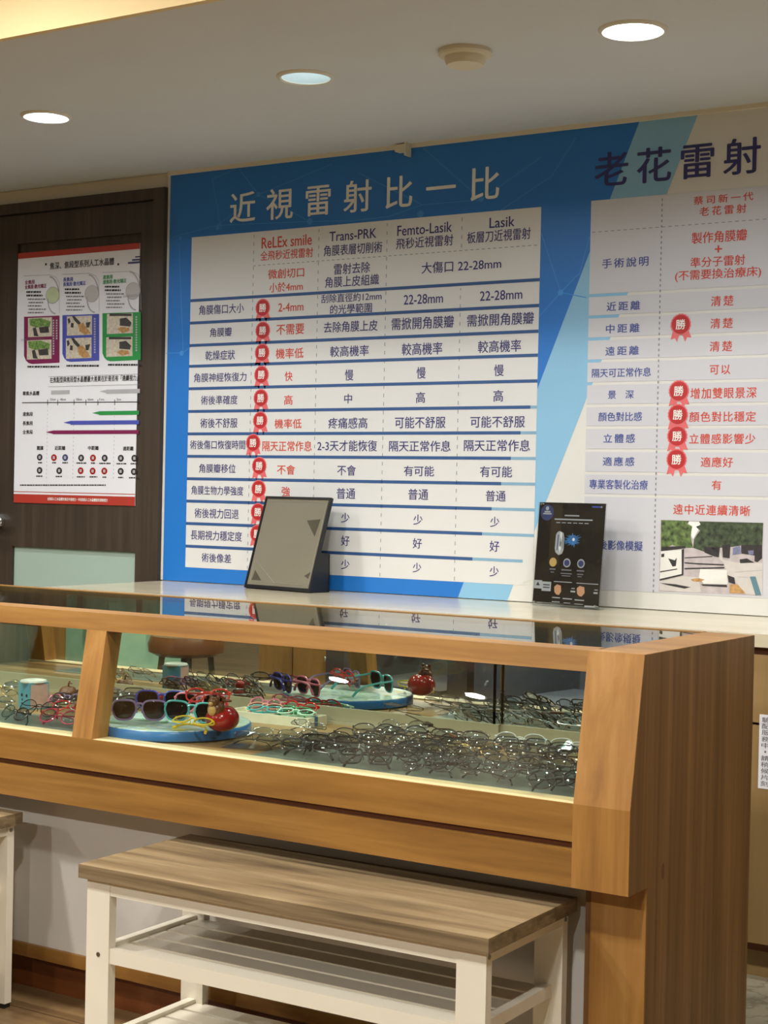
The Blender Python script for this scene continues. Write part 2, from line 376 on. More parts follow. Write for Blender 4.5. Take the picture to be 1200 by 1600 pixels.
rl = [(-4.6, 2.4, 'over the left end of the case'), (-3.2, 2.4, 'over the left bench'), (-1.8, 2.4, 'over the near bench'), (-0.4, 2.4, 'nearest the right wall'),
      (-5.9, 1.1, 'added as fill over the wooden cabinet'), (-3.4, 1.1, 'added as fill over the armchairs'), (-1.0, 0.9, 'added as fill nearest the viewer'), (-5.2, -1.6, 'added as fill behind the mint screen'), (-2.9, -1.6, 'added as fill behind the armchairs'), (-0.6, -1.6, 'added as fill behind the viewer'), (-8.3, -6.38, 'far away in the left corner'), (-6.93, -6.5, 'far away by the front wall')]  # first six here are unseen lamps added as fill for bench and furniture
for x, y, lb in rl: room_lamp(x, y, W_ROOM * (0.3 if y > 2 and x > -1 else 0.66 if y > 2 else 1.35 if y > 0 else 2.3), 'round warm ceiling downlight ' + lb)

# smoke detector
t = thing('smoke_detector', 'round off-white two-tier smoke detector on the soffit', 'smoke detector', on_z(727, 80, CEIL))
bm = B(); lathe(bm, [(0.074, 0.0), (0.075, -0.010), (0.070, -0.016), (0.058, -0.018)], seg=40); part('base', bm, 'smoke_white', t, True, world=False)
bm = B(); lathe(bm, [(0.057, -0.016), (0.056, -0.028), (0.050, -0.040), (0.030, -0.046), (0.002, -0.047)], seg=40); part('sensor_head', bm, 'smoke_white', t, True, world=False)
p = on_y(624, 227, WALL - 0.05)
bm = B(); box(bm, p.x - 0.022, p.x + 0.020, WALL - 0.045, WALL - 0.012, CEIL - 0.028, CEIL - 0.004); box(bm, p.x + 0.020, p.x + 0.026, WALL - 0.05, WALL - 0.012, CEIL - 0.045, CEIL)
single('wall_bracket', bm, 'smoke_white', 'small white bracket tucked between the sign top and ceiling', 'bracket', (p.x, WALL - 0.03, CEIL - 0.03))

# ------------------------------------------------------------------ door (frame, leaf) in the sign wall
DY = WALL - 0.012
d = add('door_1', None, None, (-4.58, DY, 0)); d['kind'] = 'structure'
bm = B()
box(bm, -4.142, -4.086, WALL - 0.03, WALL + 0.1, 0, 2.434); box(bm, -5.08, -5.03, WALL - 0.03, WALL + 0.1, 0, 2.434); box(bm, -5.03, -4.142, WALL - 0.03, WALL + 0.1, 2.392, 2.434)
part('door_frame', bm, 'dark_wood', d, bevel=0.003)
bm = B()
xl, xr = -4.884, -4.216; z1, z2, z3 = 1.2125, 1.027, 2.27
box(bm, xr, -4.146, DY, DY + 0.04, 0.01, 2.388); box(bm, -5.026, xl, DY, DY + 0.04, 0.01, 2.388)
box(bm, xl, xr, DY, DY + 0.04, z3, 2.388); box(bm, xl, xr, DY, DY + 0.04, z2, z1); box(bm, xl, xr, DY, DY + 0.04, 0.01, 0.22)
box(bm, xl, xr, DY + 0.012, DY + 0.03, z1, z3)
part('door_leaf', bm, 'dark_wood', d, bevel=0.002)
bm = B(); box(bm, xl, xr, DY + 0.014, DY + 0.024, 0.22, z2); part('frosted_pane', bm, 'frosted_mint', d)
hp = on_y(0, 813, DY)
bm = B()
for v in bm.verts: pass
tube(bm, [(-4.958, DY, hp.z), (-4.958, DY - 0.02, hp.z)], 0.03, 20)
tube(bm, [(-4.958, DY - 0.02, hp.z), (-4.958, DY - 0.055, hp.z)], 0.012, 12)
tube(bm, [(-4.966, DY - 0.055, hp.z), (-4.936, DY - 0.06, hp.z - 0.004), (-4.906, DY - 0.06, hp.z - 0.01), (-4.884, DY - 0.055, hp.z - 0.012)], 0.011, 10)
part('door_handle', bm, 'chrome', d, True)

# ------------------------------------------------------------------ writing and flat print helpers
FC = bpy.data.curves.new('writing', 'FONT'); FO = bpy.data.objects.new('writing', FC); COL.objects.link(FO)
def glyphs(s, spacing=1.0):
    FC.body = s; FC.size = 1.0; FC.space_character = spacing; FC.offset = 0.0; FC.resolution_u = 3
    bpy.context.view_layer.update()
    dg = bpy.context.evaluated_depsgraph_get(); ev = FO.evaluated_get(dg)
    me = ev.to_mesh(); vs = [v.co.copy() for v in me.vertices]; fs = [tuple(p.vertices) for p in me.polygons]
    ev.to_mesh_clear()
    return vs, fs
def put_text(bm, s, x0, x1, zc, h, y, spacing=1.0, bold=0.012, flip=None, face=-1):
    vs, fs = glyphs(s, spacing)
    if not vs: return
    ax0 = min(v.x for v in vs); ax1 = max(v.x for v in vs); ay0 = min(v.y for v in vs); ay1 = max(v.y for v in vs)
    sx = (x1 - x0) / max(1e-6, ax1 - ax0); sz = h / max(1e-6, ay1 - ay0)
    for k, (ox, oz) in enumerate(((-1, 0), (1, 0), (0, 1), (0, -1)) if bold else ((0, 0),)):         # struck four times a hair apart for weight
        nv = [bm.verts.new((x0 + (v.x - ax0 + ox * bold) * sx, y - k * 0.00002, zc + (v.y - (ay0 + ay1) / 2 + oz * bold * 0.6) * sz)) for v in vs]
        for f in fs:
            try: bm.faces.new([nv[i] for i in f])
            except ValueError: pass
def wtext(bm, s, xl, xr, yc, hpx, y, spacing=1.0, bold=0.012):
    a = on_y(xl, yc, y); b = on_y(xr, yc, y); xm = (xl + xr) / 2
    h = on_y(xm, yc - hpx / 2, y).z - on_y(xm, yc + hpx / 2, y).z
    put_text(bm, s, a.x, b.x, (a.z + b.z) / 2, h, y, spacing, bold)
def quad(bm, x0, x1, z0, z1, y):
    bm.faces.new([bm.verts.new(p) for p in ((x0, y, z0), (x1, y, z0), (x1, y, z1), (x0, y, z1))])
def poly(bm, pix, y):
    bm.faces.new([bm.verts.new(on_y(px, py, y)) for px, py in pix])
def polyw(bm, pts, y): bm.faces.new([bm.verts.new((x, y, z)) for x, z in pts])
def disc(bm, cx, cz, rx, rz, y, seg=28, r0=0.0):
    if r0 <= 0:
        bm.faces.new([bm.verts.new((cx + rx * math.cos(2 * PI * i / seg), y, cz + rz * math.sin(2 * PI * i / seg))) for i in range(seg)])
    else:
        a = [bm.verts.new((cx + rx * math.cos(2 * PI * i / seg), y, cz + rz * math.sin(2 * PI * i / seg))) for i in range(seg)]
        b = [bm.verts.new((cx + rx * r0 * math.cos(2 * PI * i / seg), y, cz + rz * r0 * math.sin(2 * PI * i / seg))) for i in range(seg)]
        for i in range(seg): bm.faces.new((a[i], a[(i + 1) % seg], b[(i + 1) % seg], b[i]))
def dash_h(bm, x0, x1, z, y, on=0.012, off=0.010, t=0.0022):
    x = x0
    while x < x1: quad(bm, x, min(x + on, x1), z - t / 2, z + t / 2, y); x += on + off
def dash_v(bm, x, z0, z1, y, on=0.013, off=0.017, t=0.0026):
    z = z0
    while z < z1: quad(bm, x - t / 2, x + t / 2, z, min(z + on, z1), y); z += on + off
def seg2(bm, a, b, y, t):
    a = Vector((a[0], 0, a[1])); b = Vector((b[0], 0, b[1])); n = (b - a).cross(Vector((0, 1, 0))).normalized() * t / 2
    bm.faces.new([bm.verts.new((q.x, y, q.z)) for q in (a - n, b - n, b + n, a + n)])

# ------------------------------------------------------------------ the big wall sign
SY = WALL - 0.012
SX0, SX1 = -4.072, -0.45
L1, L2, L3, L4 = SY - 0.0005, SY - 0.0010, SY - 0.0015, SY - 0.0020
sign = thing('wall_sign', 'large blue and white printed sign comparing treatments, covering the back wall', 'sign', (-2.5, SY, ZC + 0.002))
SZ0, SZ1 = ZC + 0.002, CEIL - 0.004
bm = B(); box(bm, SX0 - 0.012, SX1, SY, WALL, SZ0, SZ1); part('backing_board', bm, 'sign_white', sign)
a = on_y(1000, 188, SY); b = on_y(715, 935, SY)
def d1(z): return a.x + (z - a.z) / (b.z - a.z) * (b.x - a.x)
e = on_y(1093, 173, SY); g = on_y(792, 940, SY)
def d2(z): return e.x + (z - e.z) / (g.z - e.z) * (g.x - e.x)
bm = B(); polyw(bm, [(SX0, SZ0), (d1(SZ0), SZ0), (d1(SZ1), SZ1), (SX0, SZ1)], L1); part('blue_field', bm, 'sign_blue', sign)
bm = B(); polyw(bm, [(d1(SZ0), SZ0), (d2(SZ0), SZ0), (d2(SZ1), SZ1), (d1(SZ1), SZ1)], L1); part('light_blue_band', bm, 'sign_light_blue', sign)
# thin network lines and nodes on the blue
bm = B()
net = [[(270, 370), (340, 352), (404, 304), (372, 262), (332, 280), (346, 360)], [(404, 304), (520, 256)], [(340, 352), (484, 346), (552, 345), (608, 338)], [(484, 346), (404, 304)],
       [(608, 338), (660, 320), (752, 312), (846, 245)], [(752, 312), (660, 230)], [(780, 330), (862, 275), (900, 215)], [(846, 365), (876, 457), (904, 428)], [(876, 457), (916, 465)], [(876, 457), (842, 495)], [(905, 430), (921, 370)],
       [(280, 380), (286, 550)], [(260, 552), (286, 551), (300, 540)], [(560, 270), (660, 320)]]
for ln in net:
    for p, q in zip(ln, ln[1:]):
        P, Q = on_y(*p, L2), on_y(*q, L2); seg2(bm, (P.x, P.z), (Q.x, Q.z), L2, 0.0028)
for p, r in (((404, 304), .010), ((340, 356), .009), ((484, 346), .012), ((657, 334), .013), ((752, 311), .010), ((876, 457), .010), ((284, 552), .010), ((282, 372), .007)):
    P = on_y(*p, L2); disc(bm, P.x, P.z, r, r, L2 - 0.0002, 14)
part('network_lines', bm, 'sign_net', sign)

# left table
tl = on_y(302, 372, SY); tr = on_y(846, 322, SY); tb = on_y(289, 886, SY)
TX0, TX1, TZ1, TZ0 = (tl.x + tb.x) / 2 - 0.002, tr.x, (tl.z + tr.z) / 2, tb.z
bm = B(); polyw(bm, [(TX0, TZ0), (TX1 - 0.035, TZ0), (TX1 - 0.035, TZ0 + 0.01), (TX1, TZ0 + 0.02), (TX1, TZ1), (TX0, TZ1)], L2); part('left_table', bm, 'table_white', sign)
seps = [on_y(297, y, SY).z for y in (470, 505, 540, 572.5, 607.5, 643, 678, 713, 748, 783, 818, 853.5)]
bm = B(); bp = B()
for z in seps:
    xd = min(max(d1(z), TX0), TX1)
    quad(bm, TX0, xd, z - 0.0055, z + 0.0055, L3)
    if xd < TX1 - 0.01: quad(bp, xd, TX1 if z > TZ0 + 0.12 else TX1 - 0.04, z - 0.005, z + 0.005, L3)
part('row_lines', bm, 'line_blue', sign); part('pale_row_lines', bp, 'line_pale', sign)
colx = [on_y(396, 430, SY).x, on_y(498, 400, SY).x, on_y(604.5, 400, SY).x, on_y(722, 360, SY).x]
zh = on_y(396, 415.5, SY).z
bm = B(); dash_h(bm, colx[0], TX1 - 0.01, zh, L3)
for i, x in enumerate(colx):
    if i < 3: dash_v(bm, x, TZ0 + 0.004, TZ1 - 0.01, L3)
    else: dash_v(bm, x, TZ0 + 0.004, seps[0] - 0.012, L3); dash_v(bm, x, zh + 0.01, TZ1 - 0.01, L3)
# right table
rt = on_y(924, 314, SY)
RX = rt.x; RZ1 = rt.z
rb = on_y(1010, 925, SY).z
rsep = [on_y(1000, y, SY).z for y in (458, 492, 527, 562, 598, 633, 667.5, 704, 740, 775)]
bl = B(); zz = [RZ1] + rsep + [rb]
for z1_, z0_ in zip(zz, zz[1:]): quad(bl, RX, SX1, z0_ + (0.005 if z0_ != rb else 0), z1_ - (0.005 if z1_ != RZ1 else 0), L2)
part('right_table', bl, 'table_lilac', sign)
rcx = on_y(1034, 360, SY).x
rzh = on_y(940, 362, SY).z
dash_h(bm, RX + 0.006, SX1, rzh, L3); dash_v(bm, rcx, rb, RZ1 - 0.012, L3, 0.008, 0.009, 0.004)
part('dashed_rules', bm, 'dash_grey', sign)

# titles
bm = B(); wtext(bm, '近視雷射比一比', 360, 780, 304.5, 40, L3, 1.72, 0.008)
# the title is level in the place: measure its height from two single characters instead
for v in bm.verts: pass
bm.free(); bm = B()
pa, pb = on_y(360, 325, SY), on_y(780, 286, SY)
hz = on_y(378, 301, SY).z - on_y(378, 348, SY).z
put_text(bm, '近視雷射比一比', pa.x, pb.x, (pa.z + pb.z) / 2, hz, L3, 1.72, 0.012)
part('title_lettering', bm, 'ink_white', sign)
bm = B(); pa, pb = on_y(930, 265, SY), on_y(1188, 243, SY); hz = on_y(955, 238, SY).z - on_y(955, 291, SY).z
put_text(bm, '老花雷射', pa.x, pb.x, (pa.z + pb.z) / 2, hz, L3, 1.32, 0.016)
part('right_title_lettering', bm, 'ink_navy', sign)
navy = [('Trans-PRK', 515, 588, 367, 15), ('角膜表層切削術', 506, 597, 389, 17), ('Femto-Lasik', 621, 706, 357.5, 16), ('飛秒近視雷射', 619, 708, 378, 17), ('Lasik', 765, 804, 347, 16), ('板層刀近視雷射', 730, 829, 368, 18),
        ('雷射去除', 522, 578, 419, 17), ('角膜上皮組織', 508, 592, 439, 17), ('大傷口 22-28mm', 659, 783, 415, 18),
        ('角膜傷口大小', 311, 381, 483, 15), ('刮除直徑約12mm', 502, 596, 464.5, 13.5), ('的光學範圍', 516, 581, 482, 14.5), ('22-28mm', 631, 692, 467, 15), ('22-28mm', 750, 816, 461, 15),
        ('角膜瓣', 328, 362, 519, 14), ('去除角膜上皮', 506, 590, 510, 17), ('需掀開角膜瓣', 612, 709, 504.5, 19), ('需掀開角膜瓣', 730, 834, 499, 19),
        ('乾燥症狀', 321, 367, 555, 15), ('較高機率', 516, 576, 548.5, 17), ('較高機率', 628, 691, 545, 19), ('較高機率', 747, 814, 541, 19),
        ('角膜神經恢復力', 303, 385, 589.5, 14), ('慢', 539, 552, 586, 17), ('慢', 651, 665, 582.5, 18), ('慢', 772, 787, 578.5, 18),
        ('術後準確度', 314, 371, 625, 14), ('中', 538, 550, 623, 15), ('高', 650, 664, 621, 17), ('高', 771, 786, 618.5, 18),
        ('術後不舒服', 313, 371, 661, 15), ('疼痛感高', 513, 574, 661, 17), ('可能不舒服', 617, 696, 660, 18), ('可能不舒服', 735, 820, 659, 18),
        ('術後傷口恢復時間', 297, 383, 695, 14), ('2-3天才能恢復', 496, 589, 696.5, 17), ('隔天正常作息', 608, 704, 697, 17), ('隔天正常作息', 725, 828, 696, 18),
        ('角膜瓣移位', 311, 368, 732, 14), ('不會', 527, 556, 735, 16), ('有可能', 631, 678, 736, 16), ('有可能', 750, 800, 737, 17),
        ('角膜生物力學強度', 299, 380, 766.5, 14), ('普通', 526, 555, 771, 17), ('普通', 638, 669, 772.5, 17), ('普通', 759, 790, 775, 17),
        ('術後視力回退', 304, 373, 802.5, 15), ('少', 533, 546, 809, 15), ('少', 646, 660, 812, 16), ('少', 766, 780, 815.5, 16),
        ('長期視力穩定度', 298, 378, 837, 15), ('好', 533, 546, 845, 16), ('好', 645, 659, 849, 16), ('好', 765, 780, 853.5, 17),
        ('術後像差', 315, 361, 872, 14), ('少', 533, 546, 882, 15), ('少', 645, 658, 887, 15), ('少', 765, 779, 893, 16)]
for s, x0, x1, y, h in navy:
    bm = B(); wtext(bm, s, x0, x1, y, h, L3); part('cell_lettering', bm, 'ink_navy', sign)
blue = [('手術說明', 941, 1013, 410, 15, 1.3), ('近距離', 948, 1000, 478, 14, 1.35), ('中距離', 947, 999, 513, 14, 1.35), ('遠距離', 946, 998, 548, 14, 1.35), ('隔天可正常作息', 925, 1017, 582, 14, 1), ('景　深', 950, 990, 616.5, 13, 1),
        ('顏色對比感', 935, 1003, 651, 14, 1), ('立體感', 943, 992, 685, 14, 1.3), ('適應感', 942, 991, 721, 14, 1.3), ('專業客製化治療', 921, 1012, 757, 15, 1), ('術後影像模擬', 922, 1004, 852, 15, 1)]
for s, x0, x1, y, h, sp in blue:
    bm = B(); wtext(bm, s, x0, x1, y, h, L3, sp, 0.016); part('row_lettering', bm, 'ink_blue', sign)
red = [('ReLEx smile', 409, 487, 377, 17, 1), ('全飛秒近視雷射', 407, 489, 397, 15, 1), ('微創切口', 419, 475, 427, 15, 1), ('小於4mm', 421, 473, 448, 15, 1), ('2-4mm', 435, 474, 479.5, 13, 1), ('不需要', 432, 475, 514.5, 16, 1),
       ('機率低', 431, 474, 552, 16, 1), ('快', 445, 457, 588, 15, 1), ('高', 444, 457, 625, 15, 1), ('機率低', 429, 471, 662, 15, 1), ('隔天正常作息', 410, 487, 697, 16, 1), ('不會', 433, 461, 734, 15, 1), ('強', 440, 453, 768, 15, 1),
       ('蔡司新一代', 1084, 1177, 310, 13, 1.4), ('老花雷射', 1093, 1166, 328, 14, 1.4), ('製作角膜瓣', 1081, 1167, 369.5, 18, 1), ('+', 1117, 1128, 389, 11, 1), ('準分子雷射', 1079, 1164, 408, 16, 1), ('(不需要換治療床)', 1055, 1189, 428.5, 18, 1),
       ('清楚', 1111, 1146, 470, 16, 1.3), ('清楚', 1110, 1145, 505, 16, 1.3), ('清楚', 1109, 1144, 541, 16, 1.3), ('可以', 1109, 1141, 577.5, 15, 1.2), ('增加雙眼景深', 1079, 1182, 614, 17, 1.1), ('顏色對比穩定', 1077, 1181, 651, 16, 1.1),
       ('立體感影響少', 1077, 1180, 685.5, 16, 1.1), ('適應好', 1095, 1145, 722, 16, 1.1), ('有', 1112, 1127, 758, 15, 1), ('遠中近連續清晰', 1052, 1172, 797, 16, 1.1)]
for s, x0, x1, y, h, sp in red:
    bm = B(); wtext(bm, s, x0, x1, y, h, L3, sp, 0.014); part('highlight_lettering', bm, 'ink_red', sign)
# red award rosettes marked with the character for "win"
ros = [(411, 481), (411, 516.5), (410, 551), (409, 585.5), (408, 622), (407, 657), (396, 692), (405.5, 728), (404.5, 764), (403.5, 800), (402.5, 834), (1064, 507), (1061, 611), (1059.5, 648), (1058.5, 681.5), (1057.5, 718)]
for k, (px, py) in enumerate(ros):
    p = on_y(px, py, SY)
    s_ = 0.031 if k < 11 else 0.0315
    rb_ = B()
    polyw(rb_, [(p.x - s_ * .8, p.z - s_ * .5), (p.x - s_ * .1, p.z - s_ * .8), (p.x - s_ * .35, p.z - s_ * 1.75), (p.x - s_ * .6, p.z - s_ * 1.35), (p.x - s_ * 1.05, p.z - s_ * 1.5)], L3)
    polyw(rb_, [(p.x + s_ * .8, p.z - s_ * .5), (p.x + s_ * .1, p.z - s_ * .8), (p.x + s_ * .5, p.z - s_ * 1.75), (p.x + s_ * .7, p.z - s_ * 1.3), (p.x + s_ * 1.15, p.z - s_ * 1.35)], L3)
    n = 40
    rb_.faces.new([rb_.verts.new((p.x + s_ * (1.0 + 0.05 * (i % 2)) * 1.05 * math.cos(2 * PI * i / n), L4, p.z + s_ * (1.0 + 0.05 * (i % 2)) * 1.05 * math.sin(2 * PI * i / n))) for i in range(n)])
    r_ = part('award_rosette', rb_, 'rosette_pink', sign)
    db = B(); disc(db, p.x, p.z, s_ * .95, s_ * .95, L4 - 0.0004); part('rosette_disc', db, 'rosette_red', r_)
    tb_ = B(); put_text(tb_, '勝', p.x - s_ * .5, p.x + s_ * .5, p.z, s_ * 1.0, L4 - 0.0008, 1, 0.016); part('win_character', tb_, 'ink_white', r_)
# printed street photograph on the right table
P0 = (1033, 812)
ph = B(); poly(ph, [(1032, 812), (1193, 817), (1190, 931), (1029.5, 924)], L3); photo = part('street_photo', ph, 'photo_street', sign)
def pp(name, m, polys, y):
    b_ = B()
    for q in polys: poly(b_, [(1020 + u / 6.667, 790 + v / 6.667) for u, v in q], y)
    return part(name, b_, m, photo)
Q1, Q2, Q3 = L3 - 0.0003, L3 - 0.0006, L3 - 0.0009
pp('photo_sky', 'photo_sky', [[(350, 165), (500, 170), (470, 260), (420, 350), (390, 300), (400, 220)]], Q1)
pp('photo_trees', 'photo_leaf', [[(87, 150), (380, 160), (360, 190), (410, 215), (395, 330), (420, 440), (300, 440), (200, 410), (85, 470)]], Q1)
pp('photo_far_trees', 'photo_leaf_dark', [[(480, 165), (1150, 180), (1140, 420), (960, 410), (830, 430), (700, 440), (560, 490), (420, 440), (430, 350), (490, 260), (450, 220), (500, 200)]], Q1)
pp('photo_trunks', 'photo_trunk', [[(530, 430), (700, 430), (690, 540), (640, 530), (540, 490)], [(720, 410), (810, 400), (800, 550), (730, 540)], [(920, 410), (1140, 410), (1138, 550), (1090, 590), (1060, 580), (1060, 520), (920, 500)], [(905, 560), (980, 550), (1060, 595), (910, 600)], [(90, 430), (340, 420), (340, 445), (85, 475)]], Q2)
pp('photo_cars', 'photo_car', [[(835, 440), (910, 420), (925, 500), (830, 515)], [(990, 470), (1050, 465), (1050, 510), (1000, 510)]], Q3)
pp('photo_tables', 'photo_trunk', [[(330, 590), (480, 600), (740, 610), (740, 625), (480, 615), (330, 602)], [(330, 650), (745, 640), (745, 655), (330, 665)], [(330, 540), (620, 525), (620, 535), (330, 550)]], Q1)
pp('photo_laptop', 'photo_paper_white', [[(82, 475), (310, 460), (300, 715), (72, 775)]], Q2)
pp('photo_laptop_edge', 'photo_trunk', [[(300, 460), (325, 450), (318, 725), (72, 782), (72, 765), (302, 712)], [(160, 550), (230, 570), (250, 540), (240, 630), (205, 635)], [(75, 685), (255, 655), (255, 665), (75, 697)], [(88, 505), (120, 500), (118, 535), (88, 538)], [(70, 805), (240, 820), (395, 850), (330, 865), (160, 830)], [(500, 820), (770, 825), (775, 850), (520, 835)], [(780, 725), (850, 750), (860, 820), (790, 800)]], Q3)
pp('photo_desk', 'photo_paper', [[(72, 790), (318, 735), (480, 750), (500, 900), (420, 908), (72, 880)]], Q2)
pp('photo_magazine', 'photo_paper_white', [[(495, 660), (770, 670), (780, 820), (530, 815), (480, 745)]], Q2)
pp('photo_coffee', 'photo_tan', [[(395, 770), (460, 755), (540, 770), (500, 795), (420, 790)], [(800, 820), (880, 820), (970, 915), (800, 910)]], Q3)
pp('photo_newspaper', 'photo_paper', [[(610, 435), (690, 450), (730, 560), (850, 590), (1145, 600), (1140, 930), (960, 920), (870, 800), (790, 740), (740, 600), (680, 540)]], Q2)
pp('photo_advert', 'photo_teal', [[(1010, 740), (1070, 738), (1130, 930), (1070, 935)]], Q3)
pp('photo_news_lines', 'ink_light_grey', [[(860, 690), (1140, 670), (1140, 676), (860, 696)], [(880, 740), (1000, 745), (1000, 750), (880, 745)]], Q3)

# ------------------------------------------------------------------ poster on the door
PY = DY - 0.004
K1, K2, K3, K4 = PY - 0.0005, PY - 0.001, PY - 0.0015, PY - 0.002
pz1, pz0 = on_y(120, 388, PY).z, on_y(120, 788, PY).z
PX0, PX1 = -4.876, -4.218
pos = thing('door_poster', 'tall white poster of lens charts with red bands on the dark door', 'poster', ((PX0 + PX1) / 2, PY, pz0))
bm = B(); box(bm, PX0, PX1, PY, PY + 0.003, pz0, pz1); part('sheet', bm, 'door_paper', pos)
zb = on_y(120, 774, PY).z; zt_ = on_y(120, 397, PY).z
bm = B(); quad(bm, PX0, PX1, pz0, zb, K1); quad(bm, PX0, PX1, zt_, pz1, K1); quad(bm, PX0, PX1, zb + 0.008, zb + 0.011, K1); part('red_bands', bm, 'paper_red', pos)
def cz(x0, x1, y): return (on_y(x0, y, PY).z + on_y(x1, y, PY).z) / 2
def q2(px, py): return (px / 4.0, 350 + py / 4.0)                     # crop pixels of the upper half
def q3(px, py): return (px / 4.0, 550 + py / 4.0)                     # and of the lower half
def greek(bm, q, x0, x1, y, t=9):
    """a line of print too small to read: broken dashes"""
    x = x0; k = 0
    while x < x1 - 3:
        wd = 8 + (k * 7) % 11
        a_ = on_y(*q(x, y - t / 2), K2); b_ = on_y(*q(min(x + wd, x1), y + t / 2), K2)
        quad(bm, a_.x, b_.x, b_.z, a_.z, K2); x += wd + 2 + (k % 3); k += 1
tx = B()
wtext(tx, '焦深、焦段型系列人工水晶體', 78, 178, 412, 11, K2, 1, 0.02)
for px in (72, 185): 
    p = on_y(px, 413, PY); disc(tx, p.x, p.z, 0.005, 0.005, K2, 10)
wtext(tx, '在焦點型與焦段型水晶體最大差異在於是否有「連續視力」', 78, 215, 592, 9, K2, 1, 0.02)
for s, x0, x1, y in (('單焦水晶體', 142, 245, 258), ('遠焦段', 142, 205, 388), ('長焦段', 142, 205, 445), ('全焦段', 142, 205, 500), ('閱讀', 231, 270, 600), ('近距離', 342, 408, 600), ('中距離', 550, 616, 600), ('遠距離', 768, 834, 603)):
    wtext(tx, s, x0 / 4, x1 / 4, 550 + y / 4, 6.5, K2, 1, 0.025)
part('black_lettering', tx, 'ink_black', pos)
for (x0, x1, y, m, s1, s2) in ((155, 290, 375, 'plum', '全焦段', '全焦段·散光矯正'), (395, 535, 358, 'periwinkle', '長焦段', '長焦段·散光矯正'), (643, 790, 343, 'leaf_green', '遠焦段', '遠焦段·散光矯正')):
    b_ = B(); wtext(b_, s1, x0 / 4, (x0 + 62) / 4, 350 + (y - 12) / 4, 6.5, K2, 1, 0.03); wtext(b_, s2, x0 / 4, x1 / 4, 350 + (y + 15) / 4, 6.5, K2, 1, 0.03)
    part('card_heading', b_, m, pos)
gl = B(); gb = B()
for x0, y0 in ((165, 425), (405, 408), (655, 392)):
    greek(gb, q2, x0, x0 + 90, y0, 10); greek(gb, q2, x0, x0 + 100, y0 + 22, 10)
    for k in range(5): greek(gl, q2, x0 + 8 + (k % 2) * 6, x0 + 122 - (k % 3) * 14, y0 + 45 + k * 21, 7)
for x0, x1, y in ((172, 370, 892), (415, 620, 886), (675, 878, 880)): greek(gb, q2, x0, x1, y, 11)
greek(gb, q3, 125, 665, 832, 8)
for x0, x1, y in ((238, 262, 692), (326, 350, 692), (390, 424, 692), (478, 540, 694), (568, 596, 694), (620, 690, 696), (728, 790, 698), (816, 864, 698), (226, 268, 776), (348, 392, 778), (480, 530, 780), (560, 608, 780), (640, 664, 782), (738, 770, 784), (806, 868, 786)): greek(gb, q3, x0, x1, y, 8)
part('fine_print', gb, 'ink_black', pos); part('pale_fine_print', gl, 'ink_grey', pos)
wb = B(); wtext(wb, '全焦段人工水晶體改善近中遠視力・中長焦段人工水晶體提供清晰視力', 74, 168, 780.5, 5, K2, 1, 0.02); part('white_lettering', wb, 'ink_white', pos)
